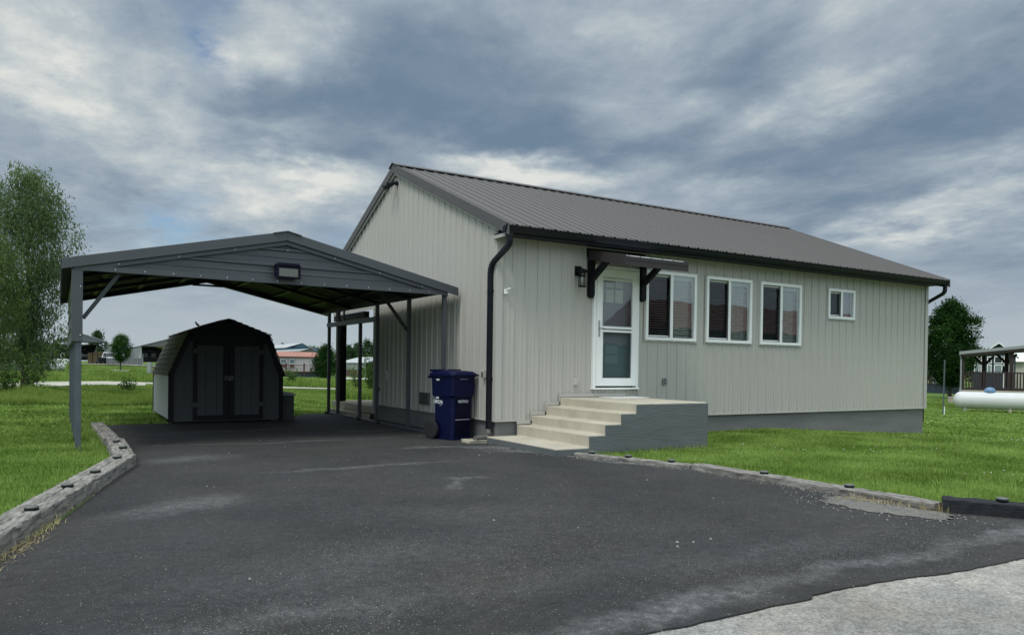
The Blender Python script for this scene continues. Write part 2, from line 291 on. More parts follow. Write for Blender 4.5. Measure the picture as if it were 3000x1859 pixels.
# ------------------------------------------------------------------ mesh builder
class MB:
    def __init__(s): s.v = []; s.f = []; s.m = []
    def add(s, vs, fs, mi=0):
        o = len(s.v); s.v += [tuple(map(float, v)) for v in vs]; s.f += [tuple(i+o for i in f) for f in fs]; s.m += [mi]*len(fs); return s
    def box(s, x0, x1, y0, y1, z0, z1, mi=0):
        x0, x1 = min(x0, x1), max(x0, x1); y0, y1 = min(y0, y1), max(y0, y1); z0, z1 = min(z0, z1), max(z0, z1)
        return s.add([(x0,y0,z0),(x1,y0,z0),(x1,y1,z0),(x0,y1,z0),(x0,y0,z1),(x1,y0,z1),(x1,y1,z1),(x0,y1,z1)],
                     [(0,3,2,1),(4,5,6,7),(0,1,5,4),(1,2,6,5),(2,3,7,6),(3,0,4,7)], mi)
    def beam(s, p0, p1, w, h, up=(0,0,1), mi=0):
        p0, p1 = Vector(p0), Vector(p1); d = (p1-p0).normalized(); u = Vector(up); sd = d.cross(u)
        if sd.length < 1e-4: sd = d.cross(Vector((0,1,0)))
        sd.normalize(); u = sd.cross(d).normalized(); a, b = sd*w/2, u*h/2
        vs = [p0-a-b, p0+a-b, p0+a+b, p0-a+b, p1-a-b, p1+a-b, p1+a+b, p1-a+b]
        return s.add(vs, [(3,2,1,0),(4,5,6,7),(0,1,5,4),(1,2,6,5),(2,3,7,6),(3,0,4,7)], mi)
    def loft(s, rings, caps=True, mi=0, closed=True):
        n = len(rings[0]); vs = [p for r in rings for p in r]; fs = []
        for k in range(len(rings)-1):
            for i in range(n if closed else n-1):
                j = (i+1) % n; fs.append((k*n+i, k*n+j, (k+1)*n+j, (k+1)*n+i))
        if caps and closed: fs.append(tuple(reversed(range(n)))); fs.append(tuple((len(rings)-1)*n+i for i in range(n)))
        return s.add(vs, fs, mi)
    def prism(s, poly, fn, a, b, mi=0):
        """2-D polygon poly extruded between a and b; fn(u, v, t) -> xyz"""
        return s.loft([[fn(u, v, a) for u, v in poly], [fn(u, v, b) for u, v in poly]], True, mi)
    def tube(s, path, r, n=8, mi=0, flat=1.0):
        path = [Vector(p) for p in path]; rings = []; ref = None
        for i, p in enumerate(path):
            d = (path[min(i+1, len(path)-1)]-path[max(i-1, 0)]).normalized()
            if ref is None: ref = Vector((0,0,1)) if abs(d.z) < .9 else Vector((1,0,0))
            sd = d.cross(ref).normalized(); u = sd.cross(d).normalized(); ref = u
            rr = r[i] if isinstance(r, (list, tuple)) else r
            rings.append([p + sd*math.cos(2*PI*k/n)*rr + u*math.sin(2*PI*k/n)*rr*flat for k in range(n)])
        return s.loft(rings, True, mi)
    def rtube(s, path, w, h, mi=0):
        """rectangular pipe along a path lying in a vertical plane"""
        path = [Vector(p) for p in path]; rings = []
        hd = (path[-1]-path[0]); hd.z = 0
        sd = Vector((0,1,0)) if hd.length < 1e-3 else Vector((0,0,1)).cross(hd).normalized()
        for i, p in enumerate(path):
            d = (path[min(i+1, len(path)-1)]-path[max(i-1, 0)]).normalized(); u = sd.cross(d).normalized()
            ww, hh = (w[i], h[i]) if isinstance(w, list) else (w, h)
            rings.append([p-sd*ww/2-u*hh/2, p+sd*ww/2-u*hh/2, p+sd*ww/2+u*hh/2, p-sd*ww/2+u*hh/2])
        return s.loft(rings, True, mi)
    def lathe(s, prof, n=20, c=(0,0,0), axis='z', mi=0):
        rings = []
        for r, h in prof:
            rg = []
            for k in range(n):
                a = 2*PI*k/n; x, y = r*math.cos(a), r*math.sin(a)
                rg.append({'z': (c[0]+x, c[1]+y, c[2]+h), 'x': (c[0]+h, c[1]+x, c[2]+y), 'y': (c[0]+y, c[1]+h, c[2]+x)}[axis])
            rings.append(rg)
        return s.loft(rings, True, mi)
    def build(s, name, mats, parent=None, bevel=0., smooth=False, fix=True):
        me = bpy.data.meshes.new(name); me.from_pydata(s.v, [], s.f)
        for m in (mats if isinstance(mats, (list, tuple)) else [mats]): me.materials.append(MT[m] if isinstance(m, str) else m)
        me.polygons.foreach_set("material_index", s.m)
        if fix:
            bm = bmesh.new(); bm.from_mesh(me); bmesh.ops.recalc_face_normals(bm, faces=bm.faces); bm.to_mesh(me); bm.free()
        if smooth: me.polygons.foreach_set("use_smooth", [True]*len(me.polygons))
        me.update(); o = bpy.data.objects.new(name, me); COL.objects.link(o)
        if parent is not None: o.parent = parent
        if bevel:
            md = o.modifiers.new("bevel", 'BEVEL'); md.width = bevel; md.segments = 2; md.limit_method = 'ANGLE'; md.angle_limit = math.radians(40)
        return o
def tag(o, label=None, cat=None, group=None, kind=None):
    if label: o["label"] = label
    if cat: o["category"] = cat
    if group: o["group"] = group
    if kind: o["kind"] = kind
    return o
def thing(name, label, cat, loc=(0,0,0), rz=0., group=None):
    o = bpy.data.objects.new(name, None); COL.objects.link(o); o.location = loc; o.rotation_euler = (0, 0, rz); o.empty_display_size = .2
    return tag(o, label, cat, group)
def copy_tree(o, parent=None):
    kids = list(o.children); c = o.copy(); COL.objects.link(c); c.parent = parent
    for k in kids: copy_tree(k, c)
    return c
def np_mesh(name, V, Fc, m, parent=None, rnd=None, nper=3):
    me = bpy.data.meshes.new(name); nf = len(Fc)
    me.vertices.add(len(V)); me.vertices.foreach_set("co", np.asarray(V, np.float32).ravel())
    me.loops.add(nf*nper); me.loops.foreach_set("vertex_index", np.asarray(Fc, np.int32).ravel())
    me.polygons.add(nf); me.polygons.foreach_set("loop_start", np.arange(0, nf*nper, nper, dtype=np.int32)); 
    me.materials.append(MT[m]); me.update(calc_edges=True)
    if rnd is not None:
        a = me.attributes.new("rnd", 'FLOAT', 'POINT'); a.data.foreach_set("value", np.asarray(rnd, np.float32))
    o = bpy.data.objects.new(name, me); COL.objects.link(o)
    if parent is not None: o.parent = parent
    return o
def text_mesh(name, txt, size, m, parent, mw, extrude=.0015, bold=0.):
    cu = bpy.data.curves.new(name+"_curve", 'FONT'); cu.body = txt; cu.size = size; cu.extrude = extrude; cu.align_x = 'CENTER'; cu.align_y = 'CENTER'; cu.offset = bold; cu.resolution_u = 3
    t = bpy.data.objects.new(name+"_curve", cu); COL.objects.link(t)
    dg = bpy.context.evaluated_depsgraph_get(); me = bpy.data.meshes.new_from_object(t.evaluated_get(dg))
    bpy.data.objects.remove(t); bpy.data.curves.remove(cu)
    me.name = name; me.materials.clear(); me.materials.append(MT[m]); o = bpy.data.objects.new(name, me); COL.objects.link(o)
    if parent is not None: o.parent = parent
    o.matrix_local = mw
    return o

# ribbed steel sheet: profile heights across u, period 9 inches
PER = .2286
RIB = [(0, 0), (.012, .022), (.034, .022), (.046, 0), (.096, 0), (.104, .006), (.117, .006), (.125, 0), (.160, 0), (.168, .006), (.181, .006), (.189, 0)]
def rib_points(u0, u1, phase=0., rib=RIB, per=PER, scale=1.):
    pts = []; k = math.floor((u0-phase)/per)-1
    seq = []
    while k*per+phase < u1+per:
        seq += [(k*per+phase+a, h*scale) for a, h in rib]; k += 1
    us = [a for a, _ in seq]; hs = [h for _, h in seq]
    pts.append((u0, float(np.interp(u0, us, hs))))
    pts += [(a, h) for a, h in seq if u0+1e-4 < a < u1-1e-4]
    pts.append((u1, float(np.interp(u1, us, hs))))
    return pts
def sheet(mb, u0, u1, lo, hi, fn, phase=0., mi=0, **k):
    """fn(u, v, h): u across the ribs, v along them, h out of the sheet; lo, hi may be functions of u"""
    P = rib_points(u0, u1, phase, **k); vs = []; fs = []
    for u, h in P:
        a = lo(u) if callable(lo) else lo; b = hi(u) if callable(hi) else hi
        vs += [fn(u, a, h), fn(u, b, h)]
    for i in range(len(P)-1): fs.append((2*i, 2*i+2, 2*i+3, 2*i+1))
    return mb.add(vs, fs, mi)

# ------------------------------------------------------------------ setting: ground, road, driveway
def build_ground():
    radii = np.concatenate([np.linspace(0.01, 60, 50), np.geomspace(62, 4000, 50)]); na = 240
    A = np.linspace(0, 2*PI, na, endpoint=False); R_, A_ = np.meshgrid(radii, A, indexing='ij')
    X = CAM[0]+R_*np.cos(A_); Y = CAM[1]+R_*np.sin(A_); Z = terrain(X, Y)
    V = np.stack([X, Y, Z], -1).reshape(-1, 3); n = len(radii); Fc = []
    i, j = np.meshgrid(np.arange(n-1), np.arange(na), indexing='ij'); j2 = (j+1) % na
    Fc = np.stack([i*na+j, i*na+j2, (i+1)*na+j2, (i+1)*na+j], -1).reshape(-1, 4)[:, ::-1]
    o = np_mesh("lawn", V, Fc, 'ground', None, None, 4); tag(o, kind="structure")
build_ground()
def poly_sheet(name, pts, z, m, thick=None):
    bm = bmesh.new(); vs = [bm.verts.new((x, y, z)) for x, y in pts]; f = bm.faces.new(vs)
    if f.normal.z < 0: f.normal_flip()
    bmesh.ops.triangulate(bm, faces=bm.faces[:])
    if thick:
        r = bmesh.ops.extrude_edge_only(bm, edges=[e for e in bm.edges if len(e.link_faces) == 1])
        for v in r['geom']:
            if isinstance(v, bmesh.types.BMVert): v.co.z -= thick
    me = bpy.data.meshes.new(name); bm.to_mesh(me); bm.free(); me.materials.append(MT[m])
    o = bpy.data.objects.new(name, me); COL.objects.link(o); return tag(o, kind="structure")
def rough_line(p0, p1, n, amp, seed):
    g = np.random.default_rng(seed); t = np.linspace(0, 1, n); off = np.zeros(n)
    for k, a in ((3, 1), (8, .6), (21, .35), (60, .25)):
        off += a*np.interp(t, np.linspace(0, 1, k+1), g.normal(0, 1, k+1))
    off *= amp; off[0] = off[-1] = 0
    p0, p1 = np.array(p0), np.array(p1); d = p1-p0; nn = np.array([-d[1], d[0]])/np.hypot(*d)
    return [tuple(p0+d*a+nn*b) for a, b in zip(t, off)]
XL = lambda y: float(np.interp(y, [-7.6, -4.57, -3.7, -2.7, -1.43, -.42, -.2, 1.55, 3.8, 5.5], [-6.75, -5.92, -5.67, -5.44, -5.18, -4.93, -4.93, -4.97, -5.05, -5.12]))
XR = lambda y: float(np.interp(y, [-7.6, -7.0, -6.32, -3.5, -1.85], [1.25, 1.02, .62, .585, .08]))
road = poly_sheet("road", [(-250, -6.9), (250, -6.9), (250, -14.2), (-250, -14.2)], .004, 'road')
edge = rough_line((-6.9, -7.27), (-2.3, -7.35), 170, .022, 5)+rough_line((-2.3, -7.35), (-.4, -7.47), 90, .012, 6)[1:]+rough_line((-.4, -7.47), (1.35, -7.52), 60, .012, 7)[1:]
dl = [(XL(y), y) for y in (-7.2, -6, -4.57, -3.7, -2.7, -1.43, -.42, 1.55, 3.8, 5.4)]
dp = edge + [(1.2, -7.2), (1.02, -7.0), (.62, -6.32), (.6, -5), (.585, -3.5), (.08, -1.85), (-.1, -1.8), (0.02, -.05), (0.04, 5.3), (-.2, 5.4), (-.2, 7.3), (-.9, 7.35), (-1.8, 5.8), (-1.85, 5.5), (-4.1, 5.5)] + dl[::-1]
poly_sheet("driveway", dp, .014, 'drive', .012)
def blob(cx, cy, rx, ry, n, seed, rot=0.):
    g = np.random.default_rng(seed); ph = g.uniform(0, 6.28, 8); out = []
    for k in range(n):
        a = 2*PI*k/n; r = 1+.16*math.sin(2*a+ph[0])+.1*math.sin(3*a+ph[1])+.07*math.sin(7*a+ph[2])+.05*math.sin(17*a+ph[3])+g.normal(0, .025)
        x, y = rx*r*math.cos(a), ry*r*math.sin(a); out.append((cx+x*math.cos(rot)-y*math.sin(rot), cy+x*math.sin(rot)+y*math.cos(rot)))
    return out
poly_sheet("gravel_patch", [(min(x, .57 if y > -6.3 else .72), y) for x, y in blob(.42, -6.0, .34, .55, 90, 3, .25)], .0185, 'gravelp')
# pale footpath beyond the tall grass, and the street behind it
pl = [(-60, 58), (-8.48, 33.2), (-4.1, 35.0), (6.9, 35.6), (10.2, 33.4), (20, 31), (60, 26)]
pr_ = [(60, 24.9), (20, 29.9), (9.9, 32.2), (6.4, 34.1), (-4.3, 30.3), (-7.7, 22.4), (-14, 17), (-40, 12)]
def draped(name, pts, m, dz=.03, sub=60):
    bm = bmesh.new(); vs = [bm.verts.new((x, y, float(terrain(x, y))+dz)) for x, y in pts]; bm.faces.new(vs)
    bmesh.ops.triangulate(bm, faces=bm.faces[:]); bmesh.ops.recalc_face_normals(bm, faces=bm.faces)
    me = bpy.data.meshes.new(name); bm.to_mesh(me); bm.free(); me.materials.append(MT[m]); o = bpy.data.objects.new(name, me); COL.objects.link(o); return tag(o, kind="structure")
def strip(name, cols, dn, df, m, dz=.05):
    a = [at(p, d)[:2] for p, d in zip(cols, dn)]; b = [at(p, d)[:2] for p, d in zip(cols, df)]
    V = []; 
    for (x, y), (X, Y) in zip(a, b):
        V += [(x, y, terrain(x, y)+dz), (X, Y, terrain(X, Y)+dz)]
    Fc = [(2*i, 2*i+2, 2*i+3, 2*i+1) for i in range(len(cols)-1)]
    o = np_mesh(name, V, Fc, m, None, None, 4); return tag(o, kind="structure")
cs = np.linspace(-500, 1300, 30)
strip("path", cs, np.interp(cs, [-500, 0, 120, 300, 440, 900, 1300], [22, 28.5, 32.5, 36.0, 38.2, 44.3, 46]), np.interp(cs, [-500, 0, 120, 300, 440, 900, 1300], [32, 36, 39, 42.5, 44, 46.5, 47.4]), 'path', .03)
cs = np.linspace(-600, 620, 24)
strip("far_road", cs, np.full(24, 96.), np.full(24, 103.), 'farroad', .08)
cs = np.linspace(235, 400, 8)
strip("far_driveway", cs, np.full(8, 103.), np.full(8, 110.), 'darksheet', .1)
cs = np.linspace(985, 1150, 8)
strip("side_road", cs, np.full(8, 78.), np.full(8, 90.), 'farroad', .06)

# ------------------------------------------------------------------ house
LX, WY = 11.47, 8.16
ZB, ZS = .345, 3.16                       # siding bottom / top under the eaves
roof_z = lambda y: 5.136-.415*abs(y-4.08)
house = thing("house", "long light grey metal-sided house with brown-grey ribbed roof, biggest building, behind the driveway", "house")
WIN = [(2.934, 4.128, 1.66, 2.87), (4.379, 5.573, 1.66, 2.87), (5.8175, 7.01, 1.66, 2.87), (7.854, 8.739, 2.25, 2.874)]
DOOR = (1.80, 2.765, .84, 2.862)
hol = sorted(WIN+[DOOR])
front = lambda u, v, h: (u, -h, v)
w = MB(); x = 0.
for (a, b, c, d) in hol:
    sheet(w, x, a, ZB, ZS, front, .03); sheet(w, a, b, ZB, c, front, .03); sheet(w, a, b, d, ZS, front, .03); x = b
sheet(w, x, LX, ZB, ZS, front, .03)
for z in (.40, 1.42, 2.33):               # rows of painted screw heads
    k = .03+.075
    while k < LX-.1:
        if not any(a-.05 < k < b+.05 and c-.05 < z < d+.05 for a, b, c, d in hol): w.box(k-.0045, k+.0045, -.007, .0, z-.0045, z+.0045, 1)
        k += PER
wf = w.build("front_wall", ['siding', 'screwd'], house, fix=False)
w = MB(); gab = lambda u, v, h: (-h, u, v)
sheet(w, 0, 5.28, ZB, lambda y: roof_z(y)-.06, gab, .03); sheet(w, 5.28, WY, 2.36, lambda y: roof_z(y)-.06, gab, .03)
for z in (1.42, 2.33, 3.2):
    k = .105
    while k < WY-.05:
        if z > 2.4 or k < 5.2: w.box(-.007, 0, k-.0045, k+.0045, z-.0045, z+.0045, 1)
        k += PER
w.build("gable_wall", ['siding', 'screwd'], house, fix=False)
w = MB(); sheet(w, 0, WY, ZB, lambda y: roof_z(y)-.06, lambda u, v, h: (LX+h, u, v), .03); sheet(w, 2.6, LX, ZB, ZS, lambda u, v, h: (u, WY+h, v), .03)
w.box(.0, 2.6, 5.28, 5.36, ZB-.1, 3.1); w.box(2.6, 2.68, 5.36, WY, ZB-.1, 3.1); w.build("back_wall", 'siding', house, fix=False)
w = MB(); w.box(.02, LX-.02, .03, 5.2, -.5, ZB+.01); w.box(2.55, LX-.02, 5.2, WY-.03, -.5, ZB+.01)
w.build("foundation", 'found', house, .006)
w = MB()                                   # bottom drip flashing
w.box(-.03, LX+.03, -.028, .02, ZB-.022, ZB-.002); w.box(-.028, .02, .021, 5.28, ZB-.022, ZB-.002)
w.build("base_flashing", 'siding', house, .003)
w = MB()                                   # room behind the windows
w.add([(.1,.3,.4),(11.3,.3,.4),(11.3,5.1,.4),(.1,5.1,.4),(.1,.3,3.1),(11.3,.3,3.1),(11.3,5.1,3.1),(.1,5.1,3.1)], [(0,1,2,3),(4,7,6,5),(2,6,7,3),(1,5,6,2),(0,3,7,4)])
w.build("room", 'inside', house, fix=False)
for cx, sx, cyy, sy in ((0, -1, 0, -1), (LX, 1, 0, -1)):
    w = MB(); w.box(cx+sx*.026, cx-sx*.085, cyy+sy*.026, cyy+sy*.0205, ZB, ZS-.002); w.box(cx+sx*.026, cx+sx*.0205, cyy+sy*.0204, cyy-sy*.085, ZB, ZS-.002)
    w.build("corner_trim", 'siding', house, .003)
# roof
w = MB(); sl = math.hypot(1, .415)
for s in (-1, 1):
    fn = lambda u, v, h, s=s: (u, 4.08+s*v+s*h*.415/sl*1.0, 5.136-.415*v+h/sl)
    sheet(w, -.07, LX+.1, 0.02, 4.56, fn, .02)
rf = w.build("roof", 'roof', house, fix=False)
w = MB()
for s in (-1, 1):
    a = (4.08+s*.0, 5.136+.052); b = (4.08+s*.19, 5.136+.052-.415*.19)
    w.loft([[(X, a[0], a[1]), (X, b[0], b[1]), (X, b[0], b[1]-.012), (X, a[0], a[1]-.012)] for X in (-.12, LX+.13)])
w.build("ridge_cap", 'trim', rf)
w = MB()
for X0, X1 in ((-.095, -.068), (LX+.098, LX+.125)):
    w = MB()
    for s in (-1, 1):
        ring = lambda y: [(X0, y, roof_z(y)+.025), (X1, y, roof_z(y)+.025), (X1, y, roof_z(y)-.15), (X0, y, roof_z(y)-.15)]
        w.loft([ring(4.08), ring(4.08+s*4.54)])
    w.build("rake_trim", 'trim', rf, .003)
w = MB()
for X0, X1 in ((-.067, -.03),):
    for s in (-1, 1):
        ring = lambda y: [(X0, y, roof_z(y)-.09), (X1, y, roof_z(y)-.09), (X1, y, roof_z(y)-.185), (X0, y, roof_z(y)-.185)]
        w.loft([ring(4.075), ring(4.08+s*4.2)])
w.build("rake_moulding", 'siding', rf, .003)
w = MB(); w.box(-.06, LX+.09, -.33, .0, 3.155, 3.175, 0); w.box(-.06, LX+.09, -.345, -.331, 3.12, 3.25, 0); w.build("soffit", 'dark', rf); w = MB(); w.box(-.06, LX+.09, WY, WY+.34, 3.155, 3.175, 0)
w.build("soffit", 'dark', rf)
w = MB(); w.box(-.066, -.03, -.33, .03, 3.10, 3.152); w.build("soffit_return", 'siding', rf, .003)
w = MB(); kp = [(-.332, 3.15), (-.40, 3.15), (-.43, 3.185), (-.44, 3.225), (-.455, 3.24), (-.455, 3.262), (-.44, 3.262), (-.44, 3.245), (-.345, 3.235)]
w.prism(kp, lambda u, v, t: (t, u, v), -.112, LX+.115); w.prism(kp, lambda u, v, t: (t, u, v+.001), WY*0-.114, -.112)
w.build("gutter", 'dark', house)
def downspout(name, path, tail):
    m = MB(); P = [Vector(p) for p in path]; m.rtube(path, .085, .065); return m.build(name, 'dark', house, .006)
def bend(pts, n=6):
    out = [Vector(pts[0])]
    for i in range(1, len(pts)-1):
        a, b, c = Vector(pts[i-1]), Vector(pts[i]), Vector(pts[i+1]); r = min(.14, (a-b).length*.45, (c-b).length*.45)
        s, e = b+(a-b).normalized()*r, b+(c-b).normalized()*r
        for k in range(n+1):
            t = k/n; out.append(s*(1-t)**2+b*2*t*(1-t)+e*t*t)
    out.append(Vector(pts[-1])); return out
def corrug(path, w0, h0):
    """swaged elbow: pipe whose section steps in and out"""
    W = []; H = []; P = []
    for i in range(len(path)-1):
        a, b = path[i], path[i+1]; L = (b-a).length; steps = max(1, int(L/.018)) if L < .12 else 1
        for k in range(steps):
            P.append(a.lerp(b, k/steps)); g = .006 if (len(P) % 2 and L < .12) else 0; W.append(w0-g); H.append(h0-g)
    P.append(path[-1]); W.append(w0); H.append(h0); return P, W, H
P, W, H = corrug(bend([(-.02, -.39, 3.16), (-.02, -.39, 2.97), (-.062, .10, 2.72), (-.062, .10, .3)], 10), .082, .062)
m = MB(); m.rtube(P, W, H); m.rtube([(-.062, .10, .305), (-.062, .10, .17)], .09, .07); m.rtube([(-.062, .10, 2.35), (-.062, .10, 2.31)], .09, .07); m.rtube([(-.062, .10, 1.0), (-.062, .10, .96)], .09, .07)
ds = m.build("downspout", 'dark', house, .004)
m = MB(); pth = bend([(-.07, .10, .2), (-.10, .06, .085), (-.36, -.02, .085)], 8); P, W, H = corrug(pth, .085, .07)
P2 = []; R2 = []
for i in range(40):
    t = i/39*(len(pth)-1); k = min(int(t), len(pth)-2); P2.append(pth[k].lerp(pth[k+1], t-k)); R2.append(.046+(.004 if i % 2 else 0))
m.tube(P2, R2, 10, 0, .8); m.build("drain_elbow", 'flex', ds)
P, W, H = corrug(bend([(LX+.04, -.39, 3.16), (LX+.04, -.39, 2.98), (LX+.08, .12, 2.74), (LX+.08, .12, .0)], 10), .082, .062)
m = MB(); m.rtube(P, W, H); m.build("downspout", 'dark', house, .004)

def window(x0, x1, z0, z1, big=True):
    """white sliding window: frame, two sashes, glass, blind"""
    m = MB(); t, yo = .055, -.045
    m.box(x0, x1, yo, .04, z0, z0+t); m.box(x0, x1, yo, .04, z1-t, z1); m.box(x0, x0+t, yo, .04, z0+t, z1-t); m.box(x1-t, x1, yo, .04, z0+t, z1-t)
    fr = m.build("window", 'white', house, .004)
    m = MB(); m.box(x0-.03, x1+.03, -.022, -.02, z0-.03, z0-.001); m.box(x0-.03, x0-.001, -.022, -.02, z0-.001, z1+.03); m.box(x1+.001, x1+.03, -.022, -.02, z0-.001, z1+.03); m.box(x0-.001, x1+.001, -.022, -.02, z1+.001, z1+.03)
    m.build("j_channel", 'siding', fr)
    mid = (x0+x1)/2
    m = MB(); s = .035; a, b = x0+t+.001, mid+.02                 # left sash slides behind the screen
    m.box(a, b, .0, .025, z0+t+.001, z0+t+s); m.box(a, b, .0, .025, z1-t-s, z1-t-.001); m.box(a, a+s, .0, .025, z0+t+s, z1-t-s); m.box(b-s, b, .0, .025, z0+t+s, z1-t-s)
    m.build("sash", 'white', fr, .003)
    m = MB(); m.box(mid-.032, mid+.032, -.036, -.002, z0+t+.001, z1-t-.001); m.build("mullion", 'white', fr, .003)
    m = MB(); e = .012; a2, b2 = x0+t+.004, mid-.034
    m.box(a2, b2, -.030, -.018, z0+t+.002, z0+t+.002+e); m.box(a2, b2, -.030, -.018, z1-t-e-.002, z1-t-.002); m.box(a2, a2+e, -.030, -.018, z0+t+e+.002, z1-t-e-.002); m.box(b2-e, b2, -.030, -.018, z0+t+e+.002, z1-t-e-.002)
    m.build("screen_frame", 'trim', fr)
    m = MB(); m.box(a+s, b-s, .010, .014, z0+t+s, z1-t-s); m.build("pane", 'screen', fr)
    m = MB(); m.box(mid+.033, x1-t, -.018, -.014, z0+t, z1-t); m.build("pane", 'glass', fr)
    m = MB()
    if big:
        z = z1-t-.07; k = 0; g = random.Random(int(x0*100))
        m.box(x0+.03, x1-.03, .06, .10, z1-t-.06, z1-t)
        while z > z0+t+.01:
            dz = g.uniform(-.002, .002)
            for (p, q) in ((x0+.04, mid-.01), (mid+.01, x1-.04)):
                n = 8; vs = []
                for i in range(n+1):
                    xx = p+(q-p)*i/n; sag = -.004*math.sin(PI*i/n)+g.uniform(-.0006, .0006)
                    vs += [(xx, .050, z+dz+sag-.010), (xx, .092, z+dz+sag+.012)]
                m.add(vs, [(2*i, 2*i+2, 2*i+3, 2*i+1) for i in range(n)])
            z -= .043
        for xx in (x0+.18, mid-.15, mid+.18, x1-.18): m.box(xx-.001, xx+.001, .052, .053, z0+t, z1-t)
        m.build("blind", 'blind', fr, fix=False)
    else:
        m.box(x0+.03, x1-.03, .07, .075, z0+.03, z1-.03); m.build("shade", 'indoor', fr)
    if big:
        m = MB(); n = 24; vs = []
        for i in range(n+1):
            xx = x1-.36+.36*i/n; vs += [(xx, .17+.02*math.sin(i*1.9), z0-.1), (xx, .17+.02*math.sin(i*1.9), z1+.1)]
        m.add(vs, [(2*i, 2*i+2, 2*i+3, 2*i+1) for i in range(n)]); m.build("curtain", 'curtain', fr, fix=False)
    return fr
for i, (a, b, c, d) in enumerate(WIN): window(a, b, c, d, i < 3)

# storm door with the house door behind it
x0, x1, z0, z1 = DOOR
m = MB(); m.box(x0, x0+.05, -.06, .05, z0, z1); m.box(x1-.05, x1, -.06, .05, z0, z1); m.box(x0+.05, x1-.05, -.06, .05, z1-.05, z1); m.box(x0-.015, x1+.015, -.075, .05, z0-.028, z0-.001)
dr = m.build("storm_door", 'white', house, .005)
a, b = x0+.055, x1-.055
m = MB(); y0, y1 = -.072, -.03
m.box(a, a+.115, y0, y1, z0+.03, z1-.055); m.box(b-.105, b, y0, y1, z0+.03, z1-.055); gx0, gx1 = a+.115, b-.105
m.box(gx0, gx1, y0, y1, z0+.03, z0+.16); m.box(gx0, gx1, y0, y1, z1-.19, z1-.055); m.box(gx0, gx1, y0, y1, 1.765, 1.80); m.box(gx0, gx1, y0+.004, y1, 1.82, 1.862)
m.box(gx0+.0, gx0+.012, y0-.004, y0-.0005, z0+.16, 1.765); m.box(gx1-.012, gx1, y0-.004, y0-.0005, z0+.16, 1.765); 
m.build("door_leaf", 'white', dr, .004)
m = MB(); m.box(gx0, gx1, -.052, -.047, 1.862, z1-.19); m.box(gx0, gx1, -.052, -.047, z0+.16, 1.765); m.build("pane", 'doorglass', dr)
m = MB(); m.box(gx0, gx1, y0+.006, y1, z1-.245, z1-.20); m.build("roller_screen", 'whitep', dr)
m = MB(); m.box(a+.03, a+.055, y0-.012, y0-.0005, 1.68, 1.95); m.tube([(a+.042, y0-.012, 1.82), (a+.042, y0-.05, 1.82), (a+.13, y0-.055, 1.815)], .009, 8); m.build("door_handle", 'galv', dr, .003)
m = MB()
ix0, ix1, iz0, iz1 = x0+.03, x1-.03, z0+.0, z1-.03
m.box(ix0, ix1, .058, .10, 1.55, iz1, 0); m.box(ix0, ix1, .058, .10, iz0, 1.55-.001, 1)
for zz in (1.95, 2.12): m.box(ix0+.02, ix1-.02, .0565, .0579, zz, zz+.006, 1)
m.box(ix0+.10, ix0+.13, .05, .0578, 1.45, 1.75, 2); m.box(ix0+.28, ix0+.58, .052, .0578, 1.22, 1.58, 1)
m.box(ix0+.30, ix0+.56, .050, .0518, 1.41, 1.55, 3); m.box(ix0+.30, ix0+.56, .050, .0518, 1.25, 1.38, 3)
ind = m.build("inner_door", ['indoor', 'indoor2', 'galv', 'paleglass'], dr, .002)
m = MB(); 
for r in range(2):
    for c in range(3):
        xx = ix0+.10+c*.20; zz = (2.52, 2.27)[r]; hh = (.16, .22)[r]
        m.box(xx, xx+.165, .053, .0575, zz, zz+hh)
m.build("door_lite", 'curtain', ind)

# awning on brackets
m = MB(); m.box(1.66, 2.89, -.045, -.021, 2.97, 3.12); aw = m.build("awning", 'black', house, .004)
ax0, ax1 = 1.70, 2.95; az = lambda y: 3.065+.20*(y+.03)
m = MB(); sheet(m, ax0, ax1, .05, .98, lambda u, v, h: (u, -v, az(-v)+h*.9), 1.73); m.build("awning_sheet", 'lightroof', aw, fix=False)
m = MB(); m.box(ax0-.012, ax1+.012, -1.0, -.985, az(-1)-.135, az(-1)+.012); m.box(ax0-.014, ax1+.014, -1.006, -1.0005, az(-1)-.05, az(-1)+.004)
for X in (ax0-.03, ax1+.013):
    ring = lambda y: [(X, y, az(y)+.03), (X+.018, y, az(y)+.03), (X+.018, y, az(y)-.13), (X, y, az(y)-.13)]
    m.loft([ring(-.05), ring(-1.0)])
m.build("awning_trim", 'awning', aw, .003)
for X in (1.685, 2.785):
    m = MB(); m.box(X, X+.10, -.10, -.021, 2.36, 2.968); m.prism([(X, 2.36), (X+.10, 2.36), (X+.08, 2.32), (X+.05, 2.305), (X+.02, 2.32)], lambda u, v, t: (u, t, v), -.10, -.021)
    m.box(X, X+.10, -.85, -.101, 2.845, 2.90) if False else None
    m.beam((X+.05, -.09, 2.62), (X+.05, -.52, 2.90), .085, .085)
    m.beam((X+.05, -.05, 2.955), (X+.05, -.93, 2.80), .085, .07)
    m.build("bracket", 'black', aw, .004)
